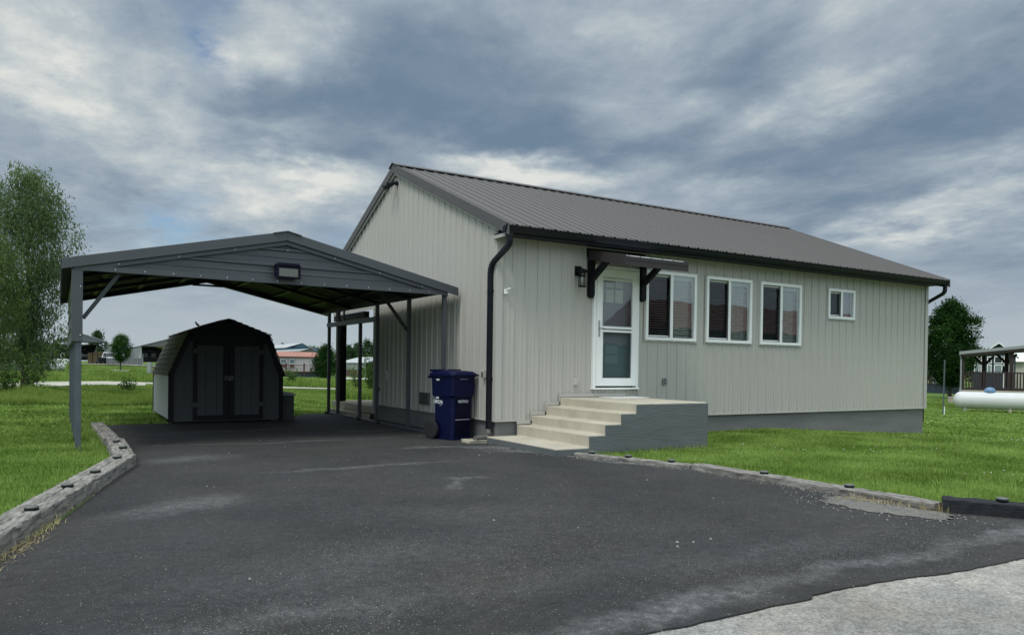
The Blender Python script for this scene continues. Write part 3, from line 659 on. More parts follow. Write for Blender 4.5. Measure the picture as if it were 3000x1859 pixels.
# wall lantern
m = MB(); m.box(1.425, 1.545, -.045, -.021, 2.655, 2.81); m.tube([(1.485, -.045, 2.74), (1.485, -.10, 2.765), (1.485, -.14, 2.755)], .016, 8)
cx, cyy = 1.485, -.15
m.lathe([(.02, .03), (.055, .02), (.085, .0), (.085, -.02), (.07, -.035)], 14, (cx, cyy, 2.73))
m.lathe([(.068, 0), (.068, .018)], 14, (cx, cyy, 2.465))
for k in range(6):
    a_ = k*PI/3+.3; m.tube([(cx+.06*math.cos(a_), cyy+.06*math.sin(a_), 2.70), (cx+.062*math.cos(a_), cyy+.062*math.sin(a_), 2.48)], .0045, 6)
m.lathe([(.063, 0), (.068, .005), (.063, .01)], 14, (cx, cyy, 2.64))
ln = m.build("wall_lantern", 'black', house)
m = MB(); m.lathe([(.052, 0), (.052, .215)], 14, (cx, cyy, 2.484)); m.build("lantern_glass", 'lampglass', ln, smooth=True)
m = MB(); m.lathe([(.008, 0), (.022, .04), (.024, .07), (.01, .11)], 10, (cx, cyy, 2.52)); m.build("bulb", 'off', ln, smooth=True)
# outlets, flag bracket, floodlight, vent
def outlet(x, z, dark):
    m = MB(); m.box(x-.037, x+.037, -.040, -.0195, z-.06, z+.06, 0)
    for q in (-.028, .028): m.box(x-.022, x+.022, -.046, -.0405, z+q-.02, z+q+.02, 1)
    m.build("outlet_cover", ['galv' if dark else 'off', 'darksheet' if dark else 'off'], house, .004)
outlet(1.47, .942, False); outlet(3.39, .945, True)
m = MB(); m.box(.10, .15, -.04, -.026, 2.27, 2.35); m.tube([(.125, -.04, 2.33), (.16, -.12, 2.36)], .014, 8); m.tube([(.125, -.04, 2.285), (.15, -.075, 2.30)], .012, 8); m.tube([(.11, -.04, 2.30), (.09, -.07, 2.28)], .01, 6)
m.build("flag_bracket", 'white', house, .003)
m = MB(); m.lathe([(.05, 0), (.05, .03)], 12, (-.05, 4.05, 4.78), 'x'); 
m.tube([(-.05, 4.05, 4.78), (-.11, 4.05, 4.76)], .02, 8)
for dy in (-.11, .11):
    m.tube([(-.10, 4.05, 4.765), (-.13, 4.05+dy*.7, 4.74)], .014, 8)
    m.tube([(-.12, 4.05+dy, 4.76), (-.16, 4.05+dy, 4.735), (-.25, 4.05+dy*1.1, 4.69)], [.03, .045, .06], 10)
m.build("floodlight", 'dark', house, smooth=False)
m = MB(); m.box(-.04, -.02, 2.36, 2.78, .46, .68)
for k in range(6): m.beam((-.047, 2.39, .495+k*.03), (-.047, 2.75, .495+k*.03), .022, .006, (1, 0, 1))
m.box(-.05, -.0405, 2.36, 2.385, .46, .68); m.box(-.05, -.0405, 2.755, 2.78, .46, .68); m.box(-.05, -.0405, 2.386, 2.754, .46, .48); m.box(-.05, -.0405, 2.386, 2.754, .665, .68)
m.build("foundation_vent", 'darksheet', house)
m = MB(); m.box(-.06, -.02, 4.40, 4.52, .84, 1.00); m.lathe([(.035, 0), (.05, .02), (.05, .05), (.02, .07)], 10, (-.06, 4.46, .99)); m.build("meter_box", 'off', house, .012)
m = MB(); m.box(-.065, -.02, .27, .37, .99, 1.12, 0); m.box(-.075, -.0655, .285, .355, 1.0, 1.085, 1); m.build("outdoor_outlet", ['off', 'flex'], house, .012)
m = MB(); m.box(-.04, -.02, 4.88, 4.93, .62, .70); m.build("hose_bib", 'dark', house, .004)
# porch under the back end of the roof
m = MB(); m.box(.0, .2, 7.74, 7.95, .28, 2.24); m.build("porch_post", 'black', house, .005)
m = MB(); m.box(.0, .12, 5.94, 8.14, 2.22, 2.355); m.box(.0, 2.6, 5.36, 8.14, 2.75, 2.79); m.build("porch_header", 'black', house, .004)
m = MB(); m.box(.0, 2.54, 5.29, 8.25, .12, .27); m.box(.25, 2.54, 5.29, 8.1, -.1, .119); pd = m.build("porch_slab", 'conc', None, .01)
tag(pd, "concrete porch slab under the back end of the house roof, behind the carport rail", "porch")
m = MB(); m.box(-.26, -.01, 5.45, 7.55, -.02, .115); st = m.build("porch_step", 'conc', None, .01); tag(st, "low concrete step in front of the porch slab, beside the carport rail", "step")

# ------------------------------------------------------------------ front stoop
stoop = thing("concrete_stoop", "concrete stoop of four steps and landing below the white front door, side painted grey-blue", "steps", (1.2, -.95, 0))
def stoop_prof():
    return [(-.165, -.25), (-.165, .110), (.36, .110), (.36, .268), (.63, .268), (.63, .410), (.90, .410), (.90, .553), (1.17, .553), (1.17, .682), (2.53, .682), (2.53, -.25)]
loc = lambda mb, o=(1.2, -.95, 0): setattr(mb, 'v', [(a-o[0], b-o[1], c-o[2]) for a, b, c in mb.v]) or mb
m = MB(); m.prism(stoop_prof(), lambda u, v, t: (u, t, v), -1.885, -.03)
loc(m).build("stair_body", 'conc', stoop, .012)
m = MB(); P = stoop_prof(); P = [(x_, z_-.018 if z_ > 0 else z_) for x_, z_ in P]; P[-1] = (2.536, -.25); P[-2] = (2.536, .664)
P = [(-.16, -.25), (-.16, .095)]+[(x_+.006 if k % 2 == 0 else x_, z_) for k, (x_, z_) in enumerate(P[2:-2])]+[(2.53, .664), (2.53, -.25)]
m.prism(P, lambda u, v, t: (u, t, v), -1.9, -1.886); m.box(2.531, 2.54, -1.9, -.03, -.25, .664); m.box(-.171, -.166, -1.9, -.03, -.25, .095)
loc(m).build("painted_side", 'found2', stoop, .003)
m = MB(); m.v = []; 
for (xa, za), (xb, zb) in (((.36, .28), (.63, .28)), ((.63, .42), (.90, .42)), ((.90, .565), (1.17, .565)), ((1.17, .695), (2.53, .695))):
    m.box(xa, xb, -.034, -.0285, za, za+.05)
    if xa > .4: m.box(xa-.02, xa-.0005, -.034, -.0285, za-.145, za+.05)
loc(m).build("wall_flashing", 'siding', stoop)
m = MB(); m.prism([(1.87, -.12), (2.62, -.12), (2.60, -.56), (1.85, -.56)], lambda u, v, t: (u, v, t), .683, .694)
tag(m.build("doormat", 'whitep', None, .004), "thin pale mat lying on the concrete landing before the door", "mat")
m = MB(); m.prism([(-.47, -.02), (.0, -.06), (.02, .26), (-.46, .24)], lambda u, v, t: (u, v, t), .0, .045)
m.box(-.47, .01, .215, .24, .0451, .06); m.box(-.47, .01, -.05, -.03, .0451, .06); m.box(-.02, .01, -.03, .215, .0451, .06)
tag(m.build("splash_block", 'splash', None, .008), "pale concrete splash block under the drain elbow at the house corner", "splash block")

# ------------------------------------------------------------------ carport
OC = (-2.88, 1.2, 0)
cp = thing("carport", "charcoal steel carport with open sides standing over the driveway, nearest of all carports", "carport", OC, math.radians(.7))
hw = 2.66; YB = 6.75; cz = lambda x: 3.06-.225*abs(x)      # local coords
pitch = math.hypot(1, .225)
m = MB()
for s in (-1, 1):
    sheet(m, -.06, YB, 0, 2.80, lambda u, v, h, s=s: (s*v, u, 3.06-.225*v+h*.9), .02)
crf = m.build("roof", ['cp'], cp, fix=False)
m = MB()
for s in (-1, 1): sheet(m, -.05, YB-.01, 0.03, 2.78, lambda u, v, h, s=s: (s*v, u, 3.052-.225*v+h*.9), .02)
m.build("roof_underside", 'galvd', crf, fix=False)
m = MB()
for yy in (-.085, YB):
    m = MB()
    for s in (-1, 1):
        ring = lambda v: [(s*v, yy, cz(v)+.03), (s*v, yy+.02, cz(v)+.03), (s*v, yy+.02, cz(v)-.105), (s*v, yy, cz(v)-.105)]
        m.loft([ring(.0), ring(2.80)])
    m.build("rake_trim", 'cp', crf, .004)
m = MB(); 
for s in (-1, 1): m.loft([[(0, t, 3.095), (s*.2, t, 3.095-.045), (s*.2, t, 3.082-.045), (0, t, 3.082)] for t in (-.11, YB+.03)])
m.build("ridge_cap", 'cp', crf)
m = MB(); sheet(m, -.06, YB, 2.37, 2.452, lambda u, v, h: (-2.80-h*.6, u, v), .02, per=.05, rib=[(0, 0), (.012, .012), (.025, .012), (.037, 0)]); m.build("eave_strip", 'cp', crf, fix=False)
# gable end sheet with horizontal ribs
m = MB()
zz = 2.36
def gsheet(m, y, lo, mi=0):
    P = rib_points(lo, 3.02, .05, per=.2286, rib=[(0, 0), (.018, .018), (.045, .018), (.063, 0), (.135, 0), (.143, .006), (.158, .006), (.166, 0)])
    vs = []
    for u, h in P:
        e = max(.01, min(2.62, (3.02-u)/.225)); vs += [(-e, y-h, u), (e, y-h, u)]
    m.add(vs, [(2*i, 2*i+1, 2*i+3, 2*i+2) for i in range(len(P)-1)], mi)
gsheet(m, -.01, 2.38)
gp = m.build("gable_panel", 'cp', cp, fix=False)
m = MB(); m.box(-2.665, 2.62, -.055, -.031, 2.325, 2.395, 0)
for s in (-1, 1): 
    ring = lambda v: [(s*v, -.05, cz(v)-.1055), (s*v, -.02, cz(v)-.1055), (s*v, -.02, cz(v)-.165), (s*v, -.05, cz(v)-.165)]
    m.loft([ring(.0), ring(2.62)])
for k in range(14): m.lathe([(.0085, 0), (.006, -.008)], 8, (-2.2+k*.345, -.0555, 2.36), 'y', 1)
for k in range(-3, 4): 
    if k: m.lathe([(.0085, 0), (.006, -.008)], 8, (k*.72, -.0505, cz(k*.72)-.135), 'y', 1)
m.lathe([(.0085, 0), (.006, -.008)], 8, (0.02, -.029, 2.82), 'y', 1); m.lathe([(.0085, 0), (.006, -.008)], 8, (0.02, -.029, 2.62), 'y', 1); m.lathe([(.02, 0), (.012, -.02)], 8, (-1.85, -.03, 2.54), 'y', 0)
m.build("gable_trim", ['cp', 'screw'], cp, .002)
# side panel on the left
m = MB(); P = rib_points(1.44, 2.46, .05, per=.2286, rib=[(0, 0), (.018, .018), (.045, .018), (.063, 0), (.135, 0), (.143, .006), (.158, .006), (.166, 0)])
vs = []
for u, h in P: vs += [(-2.655-h, -.01, u), (-2.655-h, YB-.05, u)]
m.add(vs, [(2*i, 2*i+1, 2*i+3, 2*i+2) for i in range(len(P)-1)])
m.box(-2.685, -2.645, -.02, YB-.04, 1.415, 1.439)
sp_ = m.build("side_panel", 'cp', cp, fix=False)
m = MB(); m.box(-2.69, -2.565, -.058, -.036, 1.42, 2.324, 0); m.box(-2.69, -2.676, -.035, .06, 1.42, 2.40, 0)
for z in (1.50, 2.12): m.lathe([(.009, 0), (.006, -.008)], 8, (-2.59, -.059, z), 'y', 1)
m.build("corner_trim", ['cp', 'screw'], sp_, .003)
YL = (.02, 1.52, 3.05, 4.6, 6.2)
for y in YL:
    m = MB(); m.box(-2.64, -2.575, y-.035, y+.03, .0, 2.42); o = m.build("post", 'cppost', cp, .004)
    m = MB(); m.box(-2.63, -2.585, y-.05, y+.045, -.04, .045); m.build("foot", 'rubber', o)
YR = ((.02, 2.42), (1.45, 2.42), (3.02, 2.42), (3.98, 2.07), (5.4, 2.42), (6.08, 2.42))
for y, t in YR:
    m = MB(); m.box(2.56, 2.625, y-.03, y+.035, .055, t); m.build("post", 'cp', cp, .004)
m = MB(); m.box(2.565, 2.63, -.05, 6.3, -.005, .052); m.build("base_rail", 'cppost', cp, .003)
m = MB(); m.box(-2.635, -2.575, -.05, 6.3, -.04, -.005); m.build("base_rail", 'cppost', cp, .003)
m = MB(); m.box(2.54, 2.62, 2.96, 6.11, 2.035, 2.13); m.box(2.53, 2.5395, 2.96, 6.11, 2.075, 2.085); m.build("header_rail", 'cppost', cp, .003)
for y in (5.0, 5.5):
    m = MB(); m.box(2.565, 2.605, y, y+.03, 2.131, 2.40); m.build("stud", 'cppost', cp)
for k, y in enumerate((.02, 1.5, 3.03, 4.6, 6.6)):
    m = MB()
    for s in (-1, 1): m.beam((s*.0, y, cz(0)-.075), (s*2.60, y, cz(2.6)-.075), .06, .065)
    if k in (0, 4): m.box(-.32, .32, y-.03, y+.03, 2.86, 2.90)
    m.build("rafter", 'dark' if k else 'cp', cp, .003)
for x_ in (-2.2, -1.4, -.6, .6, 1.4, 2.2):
    m = MB(); m.box(x_-.04, x_+.04, .03, YB-.05, cz(x_)-.042, cz(x_)-.018); m.build("purlin", 'dark', cp)  # near-black tone stands in for the shade under the roof
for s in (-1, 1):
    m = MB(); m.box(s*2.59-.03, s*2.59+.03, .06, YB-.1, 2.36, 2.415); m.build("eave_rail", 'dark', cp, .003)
m = MB(); m.beam((-2.56, .06, 1.72), (-2.08, .06, 2.42), .05, .06, (0, 1, 0)); m.build("brace", 'brace', cp, .003)
m = MB(); m.beam((2.56, 1.45, 1.80), (2.0, 1.45, 2.50), .05, .05, (0, 1, 0)); m.build("brace", 'brace', cp, .003)
# floodlight on the gable
m = MB(); m.box(-.17, .15, -.17, -.035, 2.42, 2.60, 0); m.box(-.185, .165, -.20, -.1705, 2.395, 2.57, 0); m.prism([(-.19, 2.571), (.17, 2.571), (.14, 2.615), (-.16, 2.615)], lambda u, v, t: (u, t, v), -.215, -.04)
fl = m.build("floodlight", 'bindark', cp, .006)
m = MB(); m.box(-.145, .125, -.208, -.2005, 2.42, 2.535); m.build("lamp_lens", 'lens', fl, .004)
for yy, xx in ((3.9, 2.50), (2.75, 2.50), (6.05, 2.50)):
    m = MB(); m.box(xx, xx+.06, yy-.03, yy+.03, .014, .05); m.tube([(xx+.02, yy, .05), (xx+.02, yy, .085)], .012, 8); m.build("anchor_bracket", 'rubber', cp)

# ------------------------------------------------------------------ shed
sx0, sx1, sy0, sy1 = -3.985, -1.885, 5.45, 8.45
scx = (sx0+sx1)/2
shed = thing("garden_shed", "gambrel-roofed wooden shed with shingle roof and dark double doors under the carport", "shed", (scx, sy0, 0))
G = lambda mb: loc(mb, (scx, sy0, 0))
prof = [(sx0, .965), (-3.66, 1.745), (scx, 2.03), (-2.16, 1.735), (sx1, .965)]
front_poly = [(sx0, .04)]+[(sx0, .99)]+[(-3.63, 1.70), (scx, 1.975), (-2.20, 1.70), (sx1, .99), (sx1, .04)]
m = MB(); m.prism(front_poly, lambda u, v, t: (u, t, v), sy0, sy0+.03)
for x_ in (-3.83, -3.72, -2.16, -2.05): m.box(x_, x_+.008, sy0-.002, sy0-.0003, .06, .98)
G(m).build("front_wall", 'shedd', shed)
m = MB(); m.box(sx0, sx0+.03, sy0+.031, sy1, .09, 1.0); m.box(sx1-.03, sx1, sy0+.031, sy1, .06, 1.0); m.prism(front_poly, lambda u, v, t: (u, t, v), sy1, sy1+.03)
G(m).build("side_wall", 'shedw', shed, .004)
# shingled roof: overlapping courses
def shingles():
    V = []; Fc = []; rn = []; g = np.random.default_rng(4)
    def course_face(p, q, n_out, courses):
        p, q = np.array(p), np.array(q)
        for c in range(courses):
            t0, t1 = c/courses, min(1.0, (c+1.15)/courses)
            a = p+(q-p)*t0; b = p+(q-p)*t1; lift = np.array(n_out)*.014
            y = sy0-.10
            while y < sy1+.10:
                wdt = g.uniform(.09, .14); y2 = min(y+wdt, sy1+.10); dz = g.uniform(0, .006)
                low = np.array(b); lo_off = np.array(n_out)*(.012+dz+.004)
                i = len(V)
                V.extend([(a[0], y, a[1]), (a[0], y2-.004, a[1]), (low[0]+lo_off[0], y2-.004, low[1]+lo_off[1]), (low[0]+lo_off[0], y, low[1]+lo_off[1]),
                          (low[0], y, low[1]), (low[0], y2-.004, low[1])])
                Fc.extend([(i, i+1, i+2, i+3), (i+3, i+2, i+5, i+4)]); r = g.uniform(0, 1); rn.extend([r]*6); y = y2
    ov = .05
    course_face(prof[1], (prof[0][0]-ov*.6, prof[0][1]-ov), (-.94, .35), 8)
    course_face((prof[2][0], prof[2][1]+.004), (prof[1][0]-.03, prof[1][1]-.006), (-.37, .93), 7)
    course_face(prof[3], (prof[4][0]+ov*.6, prof[4][1]-ov), (.94, .35), 8)
    course_face((prof[2][0], prof[2][1]+.004), (prof[3][0]+.03, prof[3][1]-.006), (.37, .93), 7)
    V = np.array(V)-np.array([scx, sy0, 0])
    return np_mesh("roof", V, Fc, 'shingle', shed, rn, 4)
srf = shingles()
m = MB()
for (a, b) in zip(prof[:-1], prof[1:]):
    for yy in (sy0-.07, sy1+.04):
        d = Vector((b[0]-a[0], 0, b[1]-a[1])); n_ = Vector((-d.z, 0, d.x)).normalized()
        A = Vector((a[0], yy, a[1])); B = Vector((b[0], yy, b[1]))
        t = Vector((0, .03, 0)); q = n_*-.085
        m.loft([[A, A+q, A+q+t, A+t], [B, B+q, B+q+t, B+t]])
# sheathing just under the shingles
for (a, b) in zip(prof[:-1], prof[1:]):
    d = Vector((b[0]-a[0], 0, b[1]-a[1])); n_ = Vector((-d.z, 0, d.x)).normalized()*-.02
    m.loft([[Vector((a[0], y_, a[1])), Vector((a[0], y_, a[1]))+n_, Vector((b[0], y_, b[1]))+n_, Vector((b[0], y_, b[1]))] for y_ in (sy0-.04, sy1+.03)])
G(m).build("fascia", 'black', srf)
m = MB()
m.box(sx0-.012, sx0+.08, sy0-.022, sy0-.0025, .04, .98); G(m).build("corner_board", 'black', shed, .003); m = MB(); m.box(sx1-.07, sx1+.012, sy0-.022, sy0-.0025, .04, .98); G(m).build("corner_board", 'black', shed, .003); m = MB()
m.prism([(-3.62, 1.56), (-2.21, 1.56), (-2.21, 1.69), (scx, 1.95), (-3.62, 1.70)], lambda u, v, t: (u, t, v), sy0-.02, sy0-.0025); G(m).build("gable_board", 'black', shed, .003); m = MB()
m.box(sx0-.012, sx0-.0005, sy1-.05, sy1+.03, .1, .98)
G(m).build("corner_board", 'black', shed, .003)
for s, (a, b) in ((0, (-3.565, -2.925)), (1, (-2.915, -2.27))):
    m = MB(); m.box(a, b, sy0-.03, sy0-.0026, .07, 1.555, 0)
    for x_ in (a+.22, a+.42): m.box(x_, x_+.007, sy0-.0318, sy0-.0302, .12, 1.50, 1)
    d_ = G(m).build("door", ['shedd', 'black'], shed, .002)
    m = MB(); e = .10
    out, inn = (a, b) if s == 0 else (b, a); sg = 1 if s == 0 else -1
    m.box(out, out+sg*.075, sy0-.045, sy0-.0305, .07, 1.555); m.box(inn-sg*.10, inn, sy0-.045, sy0-.0305, .07, 1.555)
    m.box(out+sg*.0755, inn-sg*.1005, sy0-.045, sy0-.0305, .07, .155); m.box(out+sg*.0755, inn-sg*.1005, sy0-.045, sy0-.0305, 1.50, 1.555)
    G(m).build("door_trim", 'black', d_, .002)
    for zz in (.36, 1.39):
        m = MB(); m.box(out-sg*.02, out+sg*.12, sy0-.056, sy0-.0455, zz-.045, zz+.045); m.tube([(out-sg*.01, sy0-.055, zz-.05), (out-sg*.01, sy0-.055, zz+.05)], .008, 8); G(m).build("hinge", 'shedd', d_, .002)
m = MB(); m.box(-3.01, -2.83, sy0-.06, sy0-.0455, .83, .92, 0); m.box(-2.96, -2.84, sy0-.068, sy0-.0605, .885, .90, 1); m.tube([(-2.915, sy0-.07, .90), (-2.915, sy0-.075, .86)], .012, 8, 1); m.box(-2.93, -2.89, sy0-.085, sy0-.0685, .82, .86, 1)
G(m).build("latch", ['shedd', 'darksheet'], shed, .002)
m = MB()
for x_, y_ in ((sx0+.12, sy1-.3), (sx1-.3, sy1-.3), (sx0+.12, sy0+.5), (sx1-.3, sy0+.5)): m.box(x_, x_+.2, y_, y_+.2, -.03, .055)
m.box(sx0+.04, sx1-.04, sy0+.035, sy1-.01, .056, .088)
G(m).build("skid", 'dark', shed)
# bird on the shed roof
bx, by, bz = -3.33, 6.6, 1.905
bird = thing("bird", "tiny dark bird perched on the left slope of the shed roof", "bird", (bx, by, bz))
m = MB(); m.tube([(.045, 0, .025), (.02, 0, .04), (-.01, 0, .06), (-.035, 0, .085), (-.045, 0, .10)], [.006, .024, .032, .024, .015], 10)
m.lathe([(.002, -.03), (.018, -.018), (.024, 0), (.018, .018), (.002, .028)], 10, (-.048, 0, .118)); m.tube([(-.068, 0, .12), (-.09, 0, .117)], [.006, .001], 6); m.tube([(.035, 0, .035), (.09, 0, .0)], [.012, .008], 6, 0, .4)
m.tube([(0, .012, .04), (0, .014, .0)], .003, 5); m.tube([(0, -.012, .04), (0, -.014, .0)], .003, 5); m.build("body", 'birdm', bird, smooth=True); bird.scale = (.75, .75, .75)
# resin box at the shed's right side
bx_ = thing("storage_box", "low brown-grey slatted storage box with curved lid against the shed's right side", "storage box", (-1.74, 5.9, 0))
m = MB()
for k in range(4): m.box(-.13, .14, -.28, .28, .0+k*.128, .122+k*.128)
m.box(-.12, .13, -.27, .27, .01, .51); m.build("body", 'shedd', bx_, .006)
m = MB(); m.prism([(-.15, .515), (.175, .515), (.17, .535), (.09, .575), (0, .59), (-.15, .585)], lambda u, v, t: (u, t, v), -.31, .31); m.build("lid", 'greysheet', bx_, .006)

# ------------------------------------------------------------------ wheelie bin
BIN = (-.36, .74, .014); br = math.radians(15.5)
bn = thing("wheelie_bin", "navy blue wheeled rubbish bin with closed lid against the grey gable wall", "bin", BIN, br)
def rr(wx, wy, c, z, dy=0.):
    return [(-wx+c, -wy+dy, z), (wx-c, -wy+dy, z), (wx, -wy+c+dy, z), (wx, wy-c+dy, z), (wx-c, wy+dy, z), (-wx+c, wy+dy, z), (-wx, wy-c+dy, z), (-wx, -wy+c+dy, z)]
m = MB(); m.loft([rr(.202, .207, .03, .0), rr(.216, .226, .035, .62), rr(.218, .229, .035, .66), rr(.240, .252, .03, .69), rr(.252, .265, .03, 1.0)])
body = m.build("body", 'bin', bn, .006)
m = MB(); m.loft([rr(.268, .288, .04, .985), rr(.275, .295, .04, .99), rr(.275, .295, .04, 1.03), rr(.262, .282, .05, 1.045), rr(.25, .27, .08, 1.068), rr(.16, .18, .08, 1.082)])
m.box(-.27, .27, -.312, -.2955, 1.0, 1.025); m.box(-.26, -.08, .10, .27, 1.06, 1.10); m.box(.10, .26, .10, .27, 1.06, 1.10)
m.build("lid", 'bin', bn, .006)
m = MB(); m.beam((.0, -.2365, .655), (.0, -.221, .33), .28, .006, (0, -1, 0)); m.beam((.0, -.2195, .30), (.0, -.207, .06), .28, .006, (0, -1, 0)); m.build("front_recess_shade", 'bindark', body)  # flat plates set proud; their darker navy stands in for recess shade
m = MB(); m.tube([(-.145, -.225, .315), (.145, -.225, .315)], .009, 8); m.build("lift_bar", 'mauve', body)
m = MB(); m.tube([(-.24, .33, .98), (.24, .33, .98)], .016, 8); m.box(-.24, -.2, .27, .335, .955, .985); m.box(.2, .24, .27, .335, .955, .985); m.build("handle", 'bin', body)
m = MB(); m.box(-.10, .06, -.281, -.2755, .945, .957); m.build("front_sticker", 'mauve', body)
for s in (-1, 1):
    m = MB(); R0 = .145; m.lathe([(R0-.03, -.03), (R0, -.025), (R0, .025), (R0-.03, .03), (R0-.045, .02), (R0-.045, -.02)], 28, (s*.26, .215, .145), 'x'); wh = m.build("wheel", 'rubber', bn)
    m = MB(); m.lathe([(.03, -.02), (.03, .025)], 12, (s*.26, .215, .145), 'x')
    for k in range(8):
        a_ = k*PI/4; m.beam((s*.265, .215+.02*math.cos(a_), .145+.02*math.sin(a_)), (s*.265, .215+(R0-.04)*math.cos(a_), .145+(R0-.04)*math.sin(a_)), .02, .014, (1, 0, 0))
    m.build("rim", 'darksheet', wh)
m = MB(); m.tube([(-.26, .215, .145), (.26, .215, .145)], .012, 8); m.build("axle", 'galv', bn)
# printed marks: number on the front, logo on the left side
tilt = math.atan2(.0155, .325)
text_mesh("number_print", "9637423", .062, 'print', body, Matrix.Translation((.0, -.2405, .60)) @ Matrix.Rotation(PI/2-tilt, 4, 'X'), .0008, .001)
side = Matrix(((0, 0, -1, -.2185), (-1, 0, 0, 0), (0, 1, 0, 0), (0, 0, 0, 1)))
def onside(y, z, tl=.0): return Matrix.Translation((-.221, y, z)) @ Matrix(((0, 0, -1, 0), (-1, 0, 0, 0), (0, 1, 0, 0), (0, 0, 0, 1)))
lg = text_mesh("logo_print", "WCA", .072, 'print', body, onside(.10, .585), .0045, .003)
m = MB(); m.box(-.224, -.2175, .085, .155, .635, .69)
pts = [(-.2235, .10+.105*math.cos(t), .59+.055*math.sin(t)+.35*.105*-math.cos(t)*.3) for t in np.linspace(-.4, 1.3, 14)]
m.tube(pts, [.001+.005*math.sin(PI*i/13) for i in range(14)], 6); 
pts = [(-.2235, .10+.105*math.cos(t), .585+.06*math.sin(t)) for t in np.linspace(2.7, 4.5, 14)]
m.tube(pts, [.001+.005*math.sin(PI*i/13) for i in range(14)], 6); m.build("logo_swoosh", 'print', body)
m = MB(); m.box(-.268, -.258, .03, .10, .925, .95); m.build("side_sticker", 'print', body)

# ------------------------------------------------------------------ timbers and solar lights
def timber(p0, p1, w, z0, z1, label, m_='timber', seed=1):
    p0, p1 = np.array(p0), np.array(p1); L = np.hypot(*(p1-p0)); ang = math.atan2(p1[1]-p0[1], p1[0]-p0[0])
    t = thing("landscape_timber", label, "timber", (float(p0[0]), float(p0[1]), 0), ang, "landscape timbers edging the driveway")
    g = np.random.default_rng(seed); n = max(10, int(L/.05)); rings = []; nz = 14
    for i in range(n+1):
        x = L*i/n; q = []
        base = [(-w/2, z0), (-w/2, z0+(z1-z0)*.5), (-w/2, z1-.010), (-w/2+.008, z1-.002), (-w/4, z1), (-.012, z1), (0, z1-(.012 if 5 < i < n-4 else .003)), (.014, z1), (w/4, z1-.001), (w/2-.008, z1-.002), (w/2, z1-.011), (w/2, z0+(z1-z0)*.5), (w/2, z0)]
        for yy, zz in base: q.append((x, yy+g.normal(0, .0035), zz+g.normal(0, .003)))
        rings.append(q)
    m = MB(); m.loft(rings); o = m.build("beam", m_, t)
    return t
timber((-6.215, -5.25), (-5.04, -.46), .23, -.05, .135, "long weathered timber left of the driveway, nearest the camera, with four solar discs", 'timber', 1)
timber((-5.05, -.40), (-5.05, 1.50), .21, -.05, .135, "middle short weathered timber left of the driveway with two solar discs", 'timber', 2)
timber((-5.08, 1.60), (-5.18, 4.6), .19, -.05, .13, "farthest weathered timber left of the driveway, no discs on it, near the shed", 'timber', 3)
timber((.06+.09, -1.93), (.58+.09, -3.50), .17, -.05, .055, "worn half-buried timber right of the driveway that starts at the stoop", 'timber', 4)
timber((.575+.10, -3.56), (.60+.10, -6.335), .19, -.06, .078, "long weathered timber right of the driveway, between worn timber and black one", 'timber', 5)
timber((.625+.08, -6.35), (1.42, -7.5), .18, -.06, .125, "charred black timber at the driveway's right, beside the gravel patch", 'timberb', 6)
def solar(x, y, z, label, proto=[None]):
    if proto[0] is None:
        t = thing("solar_light", label, "solar light", (x, y, z), 0, "round solar lights along the driveway timbers")
        m = MB(); m.lathe([(.036, 0), (.045, .007), (.045, .022)], 20); m.build("base", 'dark', t)
        m = MB(); m.lathe([(.046, .0225), (.046, .029), (.040, .034), (.01, .0355)], 20); m.build("lens", 'lens', t); proto[0] = t
    else: t = copy_tree(proto[0]); t.location = (x, y, z); t["label"] = label
    return t
for (x, y, l) in ((-5.80, -3.72, "round solar disc on left timber, nearest to the camera"), (-5.59, -2.73, "second solar disc from the near end of the long left timber"), (-5.37, -1.93, "third solar disc from the near end of the long left timber"), (-5.14, -.87, "solar disc at the far end of the long left timber"),
                  (-5.03, .14, "near solar disc of the two on the short middle timber"), (-5.06, .95, "far solar disc of the two on the short middle timber")): solar(x, y, .132, l)
for (x, y, z, l) in ((.25, -2.1, .053, "solar disc at the corner of the stoop's bottom slab"), (.43, -2.62, .053, "solar disc on worn right timber, against the stoop's painted side"), (.61, -3.2, .053, "solar disc at the near end of the worn right timber"), (.70, -4.50, .076, "solar disc on the far half of the long right timber"), (.715, -5.48, .076, "solar disc on the near half of the long right timber"), (.935, -6.70, .125, "solar disc on the charred black timber")): solar(x, y, z, l)

# ------------------------------------------------------------------ grass and loose stuff
def visible(x, y, z=0., mx=650, my=200):
    P = np.stack([x, y, np.broadcast_to(z, x.shape)], -1)-CAM; w = P@CF
    px = 1500+F*(P@CR)/np.maximum(w, .1); py = CY-F*(P@CU)/np.maximum(w, .1)
    return (w > .5) & (px > -mx) & (px < 3000+mx) & (py > -my) & (py < 1859+my)
def on_lawn(x, y):
    xl = np.interp(y, [-7.6, -4.57, -3.7, -2.7, -1.43, -.42, 1.55, 3.8, 4.7], [-6.95, -6.10, -5.86, -5.63, -5.37, -5.13, -5.13, -5.22, -5.28])
    left = (x < xl) & (y < 4.75); left |= (x < -5.12) & (y >= 4.75) & (y < 5.5)
    xr = np.interp(y, [-7.6, -7.0, -6.3, -3.5, -1.95], [1.46, 1.2, .82, .76, .22])
    right = (x > xr) & (y < .0) & ~((x < 2.56) & (y > -1.92)); right |= (x > LX+.03)
    back = (y > 5.5) & ~((x > -4.0) & (x < -1.86) & (y < 8.5)) & ~((x > -.35) & (x < LX+.03) & (y < 8.3)) & ~((x > -1.85) & (x < -.2) & (y < 5.5+1.0*(x+1.85)+.3))
    back &= ~((x > -1.9) & (x < -1.55) & (y < 6.25))
    return (left | right | back) & (y > -7.25)
